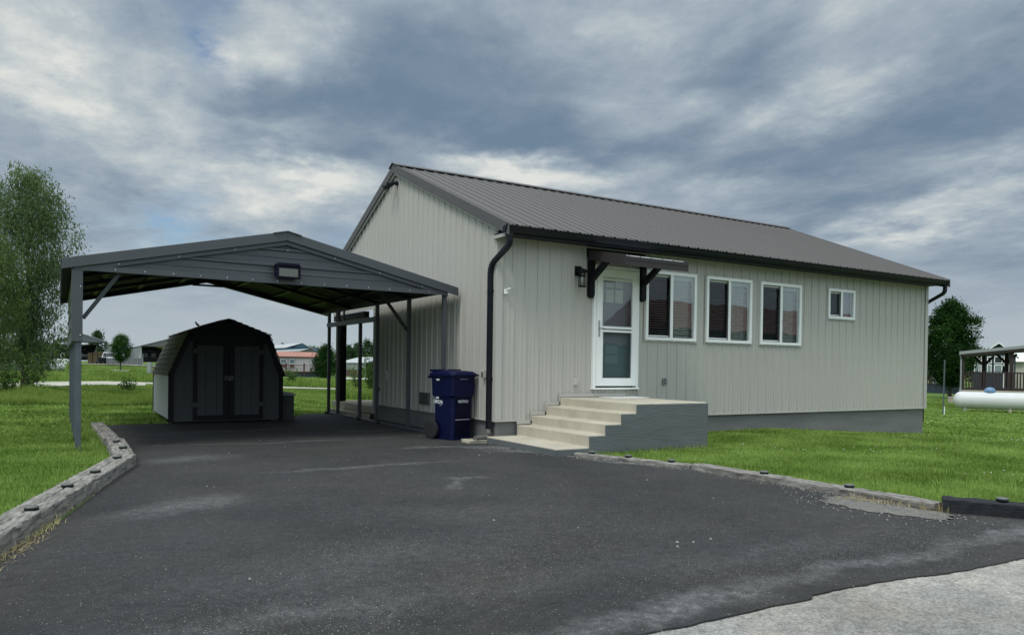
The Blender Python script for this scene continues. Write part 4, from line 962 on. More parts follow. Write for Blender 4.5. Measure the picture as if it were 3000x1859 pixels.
def blades(name, x, y, h, w, m, lean=.35, bend_=True, z=None, seed=0, kind="stuff", parent=None):
    g = np.random.default_rng(seed); n = len(x); a = g.uniform(0, 2*PI, n); b = g.uniform(0, 2*PI, n)
    ln = np.abs(g.normal(0, lean, n))*h; z0 = terrain(x, y) if z is None else z
    dx, dy = np.cos(a)*w/2, np.sin(a)*w/2; lx, ly = np.cos(b)*ln, np.sin(b)*ln
    ln = np.minimum(ln, h*.97); lx, ly = np.cos(b)*ln, np.sin(b)*ln; hz = np.sqrt(np.maximum(h*h-ln*ln, (h*.2)**2))
    V = np.empty((n, 5, 3)); 
    V[:, 0] = np.stack([x-dx, y-dy, z0-.01], -1); V[:, 1] = np.stack([x+dx, y+dy, z0-.01], -1)
    V[:, 2] = np.stack([x-dx*.75+lx*.3, y-dy*.75+ly*.3, z0+hz*.6], -1); V[:, 3] = np.stack([x+dx*.75+lx*.3, y+dy*.75+ly*.3, z0+hz*.6], -1)
    V[:, 4] = np.stack([x+lx, y+ly, z0+hz], -1)
    i = np.arange(n)[:, None]*5; Fc = np.concatenate([np.concatenate([i, i+1, i+3], 1), np.concatenate([i, i+3, i+2], 1), np.concatenate([i+2, i+3, i+4], 1)], 0)
    rn = np.repeat(np.clip(g.normal(.5, .28, n), 0, 1), 5)
    o = np_mesh(name, V.reshape(-1, 3), Fc, m, parent, rn, 3)
    if kind: tag(o, kind=kind)
    return o
def scatter(n, x0, x1, y0, y1, seed): 
    g = np.random.default_rng(seed); return g.uniform(x0, x1, n), g.uniform(y0, y1, n), g
def lawn_grass():
    X, Y, H, W = [], [], [], []
    for (n, x0, x1, y0, y1, h, w, sd, dmin, dmax) in ((400000, .2, 12, -7.2, 0, .047, .0075, 1, 0, 16), (330000, -13, -5, -7.2, 6, .047, .007, 2, 0, 15), (300000, -14, 14, 3, 13.5, .06, .016, 3, 12, 26), (230000, 6, 36, -9, 20, .06, .017, 4, 15, 32), (200000, -14, 14, 3, 13.5, .06, .02, 33, 15, 26), (150000, -2, 8, 8, 22, .055, .024, 34, 18, 34), (170000, 14, 60, -5, 45, .07, .03, 35, 28, 62)):
        x, y, g = scatter(n, x0, x1, y0, y1, sd); d = np.hypot(x-CAM[0], y-CAM[1])
        k = on_lawn(x, y) & visible(x, y) & (d > dmin) & (d < dmax) & (y < np.where((x > -2.2) & (y > 9), 20.5+(x-2)*.1, 12.4)+.25*np.sin(x*1.7)) & (g.uniform(0, 1, n) < np.clip(13/np.maximum(d, 1), .25, 1)**.7)
        x, y, d = x[k], y[k], d[k]; X.append(x); Y.append(y); patch = .8+.35*np.sin(x*1.3+np.sin(y*.9)*1.7)*np.sin(y*1.7+1)
        H.append(h*g.uniform(.55, 1.25, len(x))*patch*np.where(g.uniform(0, 1, len(x)) < .06, 1.6, 1)); W.append(w*1.25*g.uniform(.7, 1.3, len(x))*np.clip(d/10, .8, 2.6))
    blades("grass", np.concatenate(X), np.concatenate(Y), np.concatenate(H), np.concatenate(W), 'grass', .45, seed=5)
lawn_grass()
def shaggy():
    # long tufts where the mower does not reach: along timbers, post feet and the foundation
    X, Y, H = [], [], []; g = np.random.default_rng(9)
    def along(p0, p1, n, spread, h):
        t = g.uniform(0, 1, n); X.append(p0[0]+(p1[0]-p0[0])*t+g.normal(0, spread, n)); Y.append(p0[1]+(p1[1]-p0[1])*t+g.normal(0, spread, n)); H.append(h*g.uniform(.5, 1.2, n))
    along((-6.20, -4.6), (-5.29, -.9), 350, .03, .07); along((-5.22, -.4), (-5.22, 1.5), 450, .03, .08); along((-5.25, 1.6), (-5.34, 4.6), 900, .04, .13); along((-5.3, 2.8), (-5.35, 4.7), 400, .06, .13)
    along((.80, -3.6), (.83, -6.2), 1800, .03, .085); along((.4, -2.2), (.77, -3.4), 800, .03, .08); along((.86, -6.4), (1.3, -7.2), 700, .03, .09)
    along((2.6, -.03), (LX, -.03), 900, .03, .07); along((1.0, -1.93), (2.6, -1.95), 300, .02, .09); along((2.56, -1.9), (2.58, -.1), 300, .02, .08)
    for y in YL: along((-5.55, 1.2+y-.1), (-5.4, 1.2+y+.1), 160, .07, .10)
    for k in range(22):
        cx, cy_ = g.uniform(-9, -5.6), g.uniform(-5, 3)
        if on_lawn(np.array([cx]), np.array([cy_]))[0]: n = g.integers(30, 90); X.append(g.normal(cx, .05, n)); Y.append(g.normal(cy_, .05, n)); H.append(g.uniform(.05, .10, n))
    x, y, h = np.concatenate(X), np.concatenate(Y), np.concatenate(H); k = visible(x, y)
    blades("grass_tufts", x[k], y[k], h[k], np.full(k.sum(), .006), 'grass', .6, seed=8)
shaggy()
def meadow():
    X, Y, H, W = [], [], [], []
    def band(n, px0, px1, d0, d1, h, w, seed, jag=0.):
        g = np.random.default_rng(seed); px = g.uniform(px0, px1, n); d = d0+(d1-d0)*g.uniform(0, 1, n)**1.0
        x = CAM[0]+FH[0]*d+RH[0]*(px-1500)/F*d; y = CAM[1]+FH[1]*d+RH[1]*(px-1500)/F*d
        cl = .65+.45*np.sin(x*.9+1.3*np.sin(y*.5))*np.sin(y*.8+.7)+.25*np.sin(x*2.7)*np.sin(y*2.1)
        k = (y > 12.2+.25*np.sin(x*1.7)) & ~((x > -.3) & (x < LX+.1) & (y < 8.4))
        X.append(x[k]); Y.append(y[k]); H.append((h*np.clip(cl, .35, 1.3)*g.uniform(.5, 1.15, n))[k]); W.append(np.full(k.sum(), w)*g.uniform(.6, 1.3, k.sum()))
    band(60000, -250, 560, 18.5, 21.5, .42, .02, 1)
    band(50000, -250, 560, 21.5, 29, .31, .028, 2)
    band(16000, 200, 560, 28, 36, .22, .035, 3)
    band(30000, -250, 560, 43, 62, .42, .05, 4)
    band(22000, -250, 560, 60, 95, .16, .09, 5)
    band(26000, 700, 1250, 31, 37, .19, .035, 7)
    band(22000, 700, 1250, 37, 43.5, .12, .04, 8)
    band(26000, 700, 1250, 47, 66, .42, .06, 9)
    band(9000, 1010, 1250, 30, 42, .5, .04, 12)
    band(30000, 2650, 3250, 30, 70, .09, .045, 10)
    x, y = np.concatenate(X), np.concatenate(Y); h, w = np.concatenate(H), np.concatenate(W)
    xp, dd = None, None
    dx, dy = x-CAM[0], y-CAM[1]; a = dx*RH[0]+dy*RH[1]; b = dx*FH[0]+dy*FH[1]; px = 1500+F*a/b
    pn = np.interp(px, [-500, 0, 120, 300, 440, 900, 1300], [22, 28.5, 32.5, 36.0, 38.2, 44.3, 46]); pf = np.interp(px, [-500, 0, 120, 300, 440, 900, 1300], [32, 36, 39, 42.5, 44, 46.5, 47.4])
    k = ~((b > pn-.3) & (b < pf+.3)) & ~((b > 94) & (b < 111) & (px < 560))
    short = (b > pn-5.5) & (b < pn) & (px < 560); h = np.where(short & (np.sin(x*1.1)*np.sin(y*.6) < .35), h*.32, h)
    short = (b > pn-4) & (b < pn) & (px > 690); h = np.where(short, h*.5, h)
    blades("tall_grass", x[k], y[k], h[k], w[k], 'tall', .35, seed=21)
meadow()
def clover():
    g = np.random.default_rng(31); x, y = g.uniform(2.6, 13, 420), g.uniform(-6, 0, 420); k = on_lawn(x, y) & visible(x, y) & (np.sin(x*1.1)*np.sin(y*1.9+x) > .1); x, y = x[k], y[k]
    m = MB()
    for a, b in zip(x, y):
        s = g.uniform(.004, .008); z = float(terrain(a, b))+g.uniform(.03, .06); m.add([(a-s, b-s, z), (a+s, b-s, z), (a+s, b+s, z), (a-s, b+s, z), (a, b, z+s*1.4), (a, b, z-s)], [(0,1,4),(1,2,4),(2,3,4),(3,0,4),(1,0,5),(2,1,5),(3,2,5),(0,3,5)])
    tag(m.build("clover_flowers", 'straw' if False else 'off', None, fix=False), kind="stuff")
clover()
def pebbles():
    g = np.random.default_rng(41); P = []
    def put(n, fx, fy, s0, s1):
        for _ in range(n): P.append((fx(), fy(), g.uniform(s0, s1)))
    put(130, lambda: g.uniform(-6, .5), lambda: g.uniform(-7.3, -5.2), .002, .0045)
    put(90, lambda: g.uniform(-5.4, .4), lambda: g.uniform(-5.5, 3), .003, .007)
    put(22, lambda: g.uniform(-5, 0), lambda: g.uniform(-6.5, 4), .008, .014)
    put(500, lambda: g.normal(.38, .22), lambda: g.normal(-6.0, .4), .003, .009)
    for t in np.linspace(0, 1, 260): P.append((.05+.5*t+g.normal(-.06, .05), -1.95-1.55*t+g.normal(0, .06), g.uniform(.003, .009)))
    for t in np.linspace(0, 1, 200): P.append((.55+g.normal(-.03, .03), -3.5-2.7*t, g.uniform(.003, .008)))
    for t in np.linspace(0, 1, 150): P.append((-.4+.35*t+g.normal(0, .1), -.4-1.4*t+g.normal(0, .1), g.uniform(.003, .009)))
    m = MB()
    for x, y, s in P:
        if not (-6.8 < x < 1.2): continue
        if y > -6.3 and x > .57: continue
        a = g.uniform(0, 6.28); e = g.uniform(.6, 1.4); zb = .016
        c, sn = math.cos(a)*s, math.sin(a)*s
        m.add([(x+c, y+sn, zb), (x-sn*e, y+c*e, zb), (x-c, y-sn, zb), (x+sn*e, y-c*e, zb), (x+c*.2, y+sn*.2, zb+s*.9)], [(0,1,4),(1,2,4),(2,3,4),(3,0,4)])
    tag(m.build("loose_gravel", 'pebble', None, fix=False), kind="stuff")
pebbles()
def straw():
    g = np.random.default_rng(51); X, Y = [], []
    def al(p0, p1, n, s):
        t = g.uniform(0, 1, n); cl = g.normal(0, .04, n); X.append(p0[0]+(p1[0]-p0[0])*t+g.normal(0, s, n)); Y.append(p0[1]+(p1[1]-p0[1])*t+g.normal(0, s, n))
    al((-6.02, -5.0), (-5.30, -1.9), 260, .025); al((-5.97, -4.9), (-5.63, -3.6), 260, .03); al((.45, -5.6), (.66, -6.3), 350, .05); al((.63, -6.25), (.66, -6.4), 300, .03); al((2.6, -.02), (LX, -.02), 1100, .025); al((1.6, -1.92), (2.55, -1.92), 120, .02)
    x, y = np.concatenate(X), np.concatenate(Y); n = len(x)
    blades("dry_grass", x, y, g.uniform(.03, .09, n), np.full(n, .004), 'straw', 4., z=terrain(x, y)+.02, seed=52)
straw()

# ------------------------------------------------------------------ trees and plants
def crown_mesh(name, centers, n_leaf, sig, leaf, m, parent, droop=0., seed=0, wide=.45):
    """n_leaf leaf-sized faces scattered round each twig end"""
    g = np.random.default_rng(seed); C_ = np.repeat(centers, n_leaf, 0); n = len(C_)
    P = C_+g.normal(0, 1, (n, 3))*sig; P[:, 2] -= droop*np.abs(g.normal(0, 1, n))
    a = g.uniform(0, 2*PI, n); el = g.uniform(-.9, .9, n)-(.9 if droop else 0)
    D = np.stack([np.cos(a)*np.cos(el), np.sin(a)*np.cos(el), np.sin(el)], -1); R = g.normal(0, 1, (n, 3)); R -= D*np.sum(R*D, -1, keepdims=True); R /= np.linalg.norm(R, axis=1, keepdims=True)
    L = leaf*g.uniform(.6, 1.3, (n, 1)); V = np.empty((n, 4, 3)); V[:, 0] = P-D*L/2; V[:, 1] = P+R*L*wide/2; V[:, 2] = P+D*L/2; V[:, 3] = P-R*L*wide/2
    rn = np.clip(np.repeat(np.repeat(g.uniform(0, 1, len(centers)), n_leaf)*.6+g.uniform(0, .4, n), 4), 0, 1)
    return np_mesh(name, V.reshape(-1, 3), np.arange(n*4).reshape(-1, 4), m, parent, rn, 4)
def tree(name, label, cat, base, height, z0, width, shape, n_c, n_leaf, leaf, sig, m, seed, trunk_r=.1, group=None, droop=0., limbs=14, lean=(0, 0), hollow=.35, trunk_top=.75, wide=.45):
    """shape(t) gives the crown radius fraction at height fraction t of the crown"""
    g = np.random.default_rng(seed); t_ = thing(name, label, cat, base, 0, group); cen = []
    ph = g.uniform(0, 6.28, 6)
    while len(cen) < n_c:
        t = g.uniform(0, 1); a = g.uniform(0, 2*PI); q = math.sqrt(g.uniform(0, 1)); rmax = width/2*shape(t)
        lump = 1+.22*math.sin(3*a+ph[0]+4*t)+.16*math.sin(5*a+ph[1]-7*t)+.12*math.sin(2*a+11*t+ph[2])
        if g.uniform() < hollow and q < .55: continue
        r = rmax*lump*q; z = z0+(height-z0)*t
        cen.append((r*math.cos(a)+lean[0]*t, r*math.sin(a)+lean[1]*t, z+g.normal(0, .02*height)))
    cen = np.array(cen)
    crown_mesh("crown", cen, n_leaf, sig, leaf, m, t_, droop, seed+1, wide)
    mb = MB(); top = z0+(height-z0)*trunk_top; k = 9; path = [(lean[0]*i/k*.7+g.normal(0, .02*trunk_r*10)*(i > 0), lean[1]*i/k*.7+g.normal(0, .02*trunk_r*10)*(i > 0), -.05+(top+.05)*i/k) for i in range(k+1)]
    mb.tube(path, [trunk_r*(1.25 if i == 0 else 1)*(1-.85*i/k) for i in range(k+1)], 9)
    for c in cen[g.choice(len(cen), min(limbs, len(cen)), replace=False)]:
        f = np.clip((c[2]-.18*np.hypot(c[0], c[1])-.1*height)/top, .12, .95); i = min(int(f*k), k-1); s = Vector(path[i]).lerp(Vector(path[i+1]), f*k-i); e = Vector(c); md = s.lerp(e, .5)+Vector((0, 0, .06*height*(1 if not droop else 1.2)))
        r0 = trunk_r*(1-.85*f)*.55; mb.tube([s, s.lerp(md, .6), md, e], [r0, r0*.75, r0*.5, r0*.12], 6)
    mb.build("trunk", 'bark', t_, smooth=True)
    return t_
egg = lambda t: max(.05, math.sin(PI*min(1, (t*.92+.08))**.8)**.75)
oval = lambda t: max(.06, (1-abs(2*t-.85)**2.4)) if t < 1 else .06
# left: willow-like trees at the pond bank
b = at(72, 25); wil = tree("willow_tree", "airy willow-like tree at the left, rising above the carport roof", "tree", b, 7.45, 1.15, 2.75, lambda t: np.interp(t, [0, .12, .22, .45, .62, .8, .93, 1], [.75, .85, .5, .95, 1, .85, .55, .15]), 620, 50, .14, .15, 'willow', 3, .12, None, .17, 40, (.15, 0), .15, .85, .26)
b = at(-60, 22.5); tree("willow_tree", "yellow-green willow-like tree cut by the left edge of the picture", "tree", b, 5.3, 1.1, 2.3, lambda t: np.interp(t, [0, .3, .6, .85, 1], [.5, .9, 1, .8, .2]), 330, 46, .14, .15, 'willow2', 5, .09, None, .16, 20, (0, 0), .2, .85, .22)
b = at(-110, 27); tree("willow_tree", "tall thin-leaved willow just left of the picture, its edge showing at top left", "tree", b, 8.2, 3.0, 3.4, lambda t: np.interp(t, [0, .3, .6, .85, 1], [.7, .9, 1, .8, .2]), 420, 44, .15, .17, 'willow', 6, .12, None, .17, 20, (0, 0), .2, .85, .22)
def sapling(px, d, h, label, seed, m='weed', leafs=90):
    g = np.random.default_rng(seed); b = at(px, d); t = thing("sapling", label, "shrub", b, 0, "saplings on the bank"); cen = []; mb = MB()
    for k in range(5):
        a = g.uniform(0, 6.28); s = h*g.uniform(.6, 1); tip = (math.cos(a)*s*.4, math.sin(a)*s*.4, s); pth = [(0, 0, -.05), (tip[0]*.3, tip[1]*.3, s*.45), tip]; mb.tube(pth, [.02, .013, .004], 6)
        for q in np.linspace(.25, 1, 9): cen.append((tip[0]*q*q+g.normal(0, .06), tip[1]*q*q+g.normal(0, .06), s*q))
    crown_mesh("foliage", np.array(cen), leafs//9, .12, .11, m, t, 0, seed, .5); mb.build("stem", 'bark', t)
sapling(95, 22.5, 1.6, "leafy sapling on the bank below the willow, left of the carport post", 61, leafs=130)
sapling(28, 21.5, 1.0, "low leafy sapling at the left edge below the willow", 62, leafs=110)
sapling(372, 28, .55, "tall weed stalks before the pale path, between carport post and shed", 64, leafs=60)
sapling(855, 50, 1.3, "weed clump before the railing of the red-roofed home", 65, leafs=150)
sapling(1043, 44, 1.5, "yellow-green weed stalk before the far carport with the fence", 66, 'willow2', 120)
sapling(1085, 40, 2.0, "tall weed growing beside the far end of the porch slab", 67, leafs=260)
# right: dense street tree and trees beyond
b = at(2783, 70); tree("dense_tree", "large dense dark green tree behind the right end of the house", "tree", b, 8.95, 1.5, 4.5, lambda t: np.interp(t, [0, .1, .3, .55, .8, .93, 1], [.30, .62, .95, 1, .72, .42, .1]), 700, 55, .22, .24, 'maple', 12, .17, None, 0, 14, (0, 0), .45)
for i, (px, d, h, w_, l) in enumerate(((2866, 150, 7.0, 5.5, "pale far tree just right of the dense tree, above the porch roof"), (2893, 155, 6.2, 4.2, "small far tree above the porch roof, right of the pale one"), (2715, 160, 6.6, 6, "dark far tree peeping out between house corner and dense tree"))):
    tree("far_tree", l, "tree", at(px, d), h, 1, w_, oval, 130, 28, .5, .42, 'farleaf', 70+i, .2, "far trees", 0, 6)
# left far: round tree in stone ring
b = at(353, 80); tree("round_tree", "small round-crowned tree in a stone ring on the far lawn", "tree", b, 3.78, 1.2, 2.0, lambda t: np.interp(t, [0, .15, .4, .75, .92, 1], [.3, .75, 1, .85, .55, .2]), 260, 40, .14, .15, 'round', 15, .075, None, 0, 8, (0, 0), .5)
m = MB(); n = 16
for k in range(n):
    a = 2*PI*k/n; m.box(b[0]+.75*math.cos(a)-.15, b[0]+.75*math.cos(a)+.15, b[1]+.75*math.sin(a)-.12, b[1]+.75*math.sin(a)+.12, b[2]-.05, b[2]+.10)
tag(m.build("edging_ring", 'stone', None, .02), "ring of pale edging stones round the trunk of the small round tree", "edging")
b = at(955, 85); tree("evergreen_tree", "dense dark green tree at the right end of the red-roofed home", "tree", b, 3.55, .2, 2.6, lambda t: np.interp(t, [0, .2, .5, .8, 1], [.8, 1, .95, .6, .15]), 260, 36, .2, .2, 'maple', 17, .1, None, 0, 6, (0, 0), .5)
far = [(918, 180, 5.0, 7, 'farleaf2', "pale olive far tree left of the carport's back post"), (948, 185, 5.4, 7, 'farleaf2', "olive far tree right behind the evergreen"), (830, 300, 8.6, 9, 'farleaf', "tiny far tree on the skyline left above the blue gable"), (877, 300, 8.8, 8, 'farleaf', "tiny far tree on the skyline above the blue gable's peak"),
       (1020, 210, 6.4, 7, 'farleaf', "leftmost dark tree above the far fenced carport"), (1046, 215, 7.3, 9, 'farleaf', "middle dark tree above the far fenced carport"), (1075, 210, 8.0, 9, 'farleaf', "tallest dark tree above the far fenced carport, at the house wall"), (1104, 212, 8.0, 9, 'farleaf', "dark far tree mostly hidden by the house's gable wall"),
       (285, 190, 7.6, 4, 'farleaf', "tiny tree top showing over the far grey carport roof"), (20, 130, 6.6, 7, 'farleaf', "dark far tree behind the grey home at the left edge")]
for i, (px, d, h, w_, mm, l) in enumerate(far): tree("far_tree", l, "tree", at(px, d), h, .8, w_, oval, 120, 26, .55 if d < 250 else .8, .5, mm, 90+i, .22, "far trees", 0, 5)

# ------------------------------------------------------------------ far buildings (left and middle)
def local(px, d, mode=0):
    """mode 0 parallel to the picture plane, 'grid' on the house's grid, 'ray' facing the viewer"""
    x, y, z = at(px, d); a = (px-1500)/F
    return (x, y, z), {0: -YAW, 'grid': 0., 'ray': -(YAW+math.atan(a))}[mode]
def columns(px0, d, mode):
    """local x of a picture column for a thing placed by local()"""
    a0 = (px0-1500)/F; th = YAW if mode == 'grid' else (-math.atan(a0) if mode == 'ray' else 0.)
    c, s_ = math.cos(th), math.sin(th)
    return lambda px: d*((px-1500)/F-a0)/(c-(px-1500)/F*s_)      # local x to the right, y away from the camera
def far_carport(label, px, d, rz, w_, L, eave, peak, panel, cat="carport", open_front=True, sidepanel='greysheet', dark_in=True):
    """gable carport; local x across the gable, y along the ridge away from the gable front"""
    (x, y, z), r = local(px, d, "grid"); x += (w_/2 if rz else 0); t = thing("metal_carport", label, cat, (x, y, z), r, "metal carports of the neighbours")
    m = MB()
    for s in (-1, 1): m.loft([[(0, q, peak), (s*(w_/2+.15), q, eave-.03), (s*(w_/2+.15), q, eave-.08), (0, q, peak-.06)] for q in (-.1, L)])
    m.build("roof", 'lightroof', t)
    m = MB(); m.prism([(-w_/2, eave), (w_/2, eave), (0, peak-.08)], lambda u, v, q: (u, q, v), L-.2, L-.14); m.build("gable_panel", 'darksheet', t); m = MB(); m.prism([(-w_/2, eave), (w_/2, eave), (0, peak-.08)], lambda u, v, q: (u, q, v), .0, .06); m.box(-w_/2, w_/2, -.03, -.001, eave-.12, eave+.06); m.build("gable_panel", 'darksheet', t)
    m = MB()
    for s in (-1, 1):
        P = rib_points(eave-panel, eave, 0, per=.3, rib=[(0, 0), (.05, .03), (.12, .03), (.17, 0)]); vs = []
        for u, h in P: vs += [(s*(w_/2+h), .05, u), (s*(w_/2+h), L-.2, u)]
        m.add(vs, [(2*i, 2*i+1, 2*i+3, 2*i+2) for i in range(len(P)-1)])
    m.build("side_panel", sidepanel, t, fix=False)
    for s in (-1, 1):
        for q in np.arange(0.05, L, 1.6): 
            m = MB(); m.box(s*w_/2-.04, s*w_/2+.04, q, q+.08, -.05, eave); m.build("post", 'galv', t)
    return t
A = far_carport("open grey carport housing a dark camper, seen past the carport's left post", 237, 110, 0, 6.8, 11, 3.42, 4.6, 1.0)
B = far_carport("long carport with light roof and grey side panel, behind the small round tree", 413, 99, 1, 6.6, 36, 2.75, 3.75, .95)
Cc = far_carport("carport with light roof and striped side panel, seen between carport posts", 1071, 98, 1, 6.5, 12, 1.95, 2.75, 1.15)
b, r = local(255, 115, 'grid'); cm = thing("camper", "dark camper with pale curved nose cap under the open grey carport", "camper", b, r)
m = MB(); m.box(-1.25, 1.25, .3, 7, .6, 3.0, 0); m.build("body", 'black', cm, .1)
m = MB()
rg = []
for t in np.linspace(0, 1, 17):
    xx = -1.28+2.56*t; top = 2.95 if t in (0, 1) else 1.45+1.5*abs(2*t-1)**4; rg.append([(xx, .1, 1.0 if .2 < t < .8 else .95), (xx, .28, .95), (xx, .28, top), (xx, .1, top)])
m.loft(rg); m.build("nose_cap", 'silver', cm)
m = MB(); m.box(-.7, .7, .05, .09, 1.05, 1.28); m.build("lower_window", 'darkglass', cm)
b, r = local(283, 113.5)
for i, (dx, h, l) in enumerate(((-1.05, 1.75, "leftmost low tan board cabinet beside the far camper"), (-.25, 1.75, "middle tan board cabinet beside the far camper"), (.42, 1.95, "tallest tan board cabinet beside the far camper"))):
    t = thing("storage_cabinet", l, "cabinet", (b[0]+RH[0]*dx, b[1]+RH[1]*dx, b[2]), r, "tan cabinets in the far carport")
    m = MB(); m.box(-.33, .33, 0, .7, 0, h); m.build("body", 'tan', t, .01); m = MB(); m.box(-.30, -.01, -.02, -.001, .06, h-.06); m.box(.01, .30, -.02, -.001, .06, h-.06); m.build("door", 'tan', t, .01)
b, r = local(190, 113, 'grid'); t = thing("dark_camper", "black panelled trailer end marked with a white letter C, in the far carport", "trailer", b, r)
m = MB(); m.box(-1.7, 1.9, .0, 5, .75, 2.9); m.build("body", 'black', t, .08); m = MB(); m.box(-1.3, -.5, -.02, -.001, 1.7, 2.6); m.build("window", 'darkglass', t); m = MB(); m.box(.0, .9, -.02, -.001, 1.6, 2.5); m.build("window", 'darkglass', t)
text_mesh("letter_mark", "C", 1.05, 'whitep', t, Matrix.Translation((-.32, -.03, 1.22)) @ Matrix.Rotation(PI/2, 4, 'X'), .01, .02)
b, r = local(176, 108.5, 'grid'); m = MB(); m.box(-1.1, 1.1, 0, .2, -.1, .75); o = m.build("low_wall", 'whitep', None, .02); o.location = b; o.rotation_euler.z = r; tag(o, "low white block wall left of the carport's post, before the marked trailer", "wall")
# white pickup
b, r = local(312, 107); tk = thing("pickup_truck", "white pickup truck parked beside the far tan cabinets", "pickup", b, r+.35)
m = MB(); sec = [(-.95, .5), (-.97, .9), (-.9, 1.05), (.9, 1.05), (.97, .9), (.95, .5)]
m.loft([[(u, q, v*(1 if q > .1 else .97)) for u, v in sec] for q in (-.05, .05, 1.5, 5.2)]); cab = [(-.88, 1.05), (-.72, 1.78), (.72, 1.78), (.88, 1.05)]
m.loft([[(u*s, q+(v-1.05)*k, v) for u, v in cab] for q, k, s in ((1.5, .6, 1), (3.4, -.1, 1))]); m.build("body", 'whitep', tk, .05)
m = MB(); m.add([(-.78, 1.52, 1.12), (.78, 1.52, 1.12), (.66, 1.88, 1.70), (-.66, 1.88, 1.70)], [(0, 1, 2, 3)]); m.v = [(a, q-.02, c) for a, q, c in m.v]; m.build("windscreen", 'darkglass', tk)
m = MB(); m.box(-.6, .6, -.08, -.051, .62, .88); m.build("grille", 'dark', tk)
for s in (-1, 1):
    for q in (.95, 4.1):
        m = MB(); m.lathe([(.2, -.12), (.38, -.11), (.38, .11), (.2, .12)], 18, (s*.9, q, .36), 'x'); w_ = m.build("wheel", 'rubber', tk); m = MB(); m.lathe([(.2, -.125), (.2, .125)], 14, (s*.9, q, .36), 'x'); m.build("rim", 'silver', w_)
    m = MB(); m.box(s*.78-.14, s*.78+.14, -.085, -.052, .72, .86); m.build("headlight", 'lens', tk)
b, r = local(300, 104); t = thing("utility_buggy", "small black off-road buggy in front of the white pickup", "buggy", b, r+.6)
m = MB(); m.box(-.55, .55, 0, 1.9, .35, .75); m.prism([(-.5, .76), (.5, .76), (.42, 1.0), (-.42, 1.0)], lambda u, v, q: (u, q, v), .05, .7); m.build("body", 'black', t, .04)
m = MB()
for s in (-1, 1):
    m.tube([(s*.5, .7, .75), (s*.45, .9, 1.45), (s*.45, 1.6, 1.45), (s*.5, 1.85, .75)], .03, 6)
m.tube([(-.45, .9, 1.45), (.45, .9, 1.45)], .03, 6); m.tube([(-.45, 1.6, 1.45), (.45, 1.6, 1.45)], .03, 6); m.build("roll_cage", 'black', t)
for s in (-1, 1):
    for q in (.25, 1.6): m = MB(); m.lathe([(.12, -.1), (.3, -.1), (.3, .1), (.12, .1)], 14, (s*.6, q, .3), 'x'); m.build("wheel", 'rubber', t)
# fence and camper of the long carport
(b, r) = local(370, 98.5); fc = thing("mesh_fence", "low grey fence with slim metal posts below the long far carport's panel", "fence", b, r)
m = MB(); m.box(-2.6, 2.2, .02, .05, .1, .95); m.build("panel", 'darksheet', fc)
for q in np.linspace(-2.6, 2.2, 8): m = MB(); m.box(q-.03, q+.03, -.03, .02, -.05, 1.5); m.build("post", 'galv', fc)
b, r = local(450, 106); t = thing("dark_camper", "dark camper with awning arm under the long far carport, partly behind the shed roof", "camper", b, r-.3)
m = MB(); m.box(-2.2, 3, 0, 2.4, .5, 2.5); m.build("body", 'black', t, .08); m = MB(); m.box(-2.0, -1.1, -.03, -.001, 1.2, 2.1); m.build("window", 'darkglass', t); m = MB(); m.box(-.4, .4, -.03, -.001, 1.2, 2.0); m.build("window", 'darkglass', t); m = MB(); m.box(-2.1, .4, -.9, -.04, 2.12, 2.2); m.build("awning", 'galv', t)
b, r = local(438, 78); t = thing("utility_pedestal", "small grey utility box standing just left of the shed roof", "utility box", b, r)
m = MB(); m.box(-.22, .22, -.15, .15, 0, 1.12); m.build("body", 'greysheet', t, .02); m = MB(); m.box(-.19, .19, -.17, -.151, .15, 1.02); m.build("door", 'greysheet', t, .01)
# spherical end of a gas tank
b, r = local(152, 75); t = thing("gas_tank", "small white gas tank seen end-on at the far left lawn", "tank", b, r)
m = MB(); m.lathe([(.02, -.1), (.2, -.06), (.31, .05), (.36, .22), (.36, 1.6), (.30, 1.78), (.15, 1.9), (.02, 1.92)], 22, (0, 0, .42), 'y'); m.build("shell", 'tank', t, smooth=True)
m = MB(); m.box(-.2, .2, .3, .5, -.05, .1); m.box(-.2, .2, 1.2, 1.4, -.05, .1); m.build("foot", 'stone', t)
m = MB(); m.lathe([(.14, 0), (.14, .1), (.06, .16)], 12, (0, .8, .78)); m.build("valve_cover", 'tank', t)
# grey home at the left edge
b, r = local(-25, 72); t = thing("mobile_home", "grey mobile home with dark skirting hidden behind the willow at the left edge", "house", b, r)
m = MB(); m.box(-6, 3.4, 0, 4, .55, 2.9); m.build("wall", 'greysheet', t); m = MB(); m.box(-5.95, 3.35, .05, 3.9, -.1, .549); m.build("skirting", 'darksheet', t)
m = MB(); m.prism([(-.25, 2.9), (4.25, 2.9), (2, 3.75)], lambda u, v, q: (q, u, v), -6.2, 1.3); m.build("roof", 'lightroof', t)
m = MB(); m.box(.9, 2.1, -.05, -.001, 1.35, 2.35); f = m.build("window", 'whitep', t); m = MB(); m.box(1.0, 2.0, -.07, -.0505, 1.45, 2.25); m.build("pane", 'paleglass', f)
m = MB(); m.rtube([(3.3, -.08, 2.85), (3.3, -.08, .25), (3.55, -.08, .12)], .12, .1); m.build("downspout", 'white', t)
b, r = local(89, 72.5); t = thing("air_conditioner", "dark square air conditioner unit beside the grey home's white downspout", "air conditioner", b, r)
m = MB(); m.box(-.35, .35, -.35, .35, 0, .68); m.build("case", 'darksheet', t, .03); m = MB(); m.lathe([(.28, 0), (.28, .03), (.05, .04)], 16, (0, 0, .681)); m.build("fan_guard", 'rubber', t)

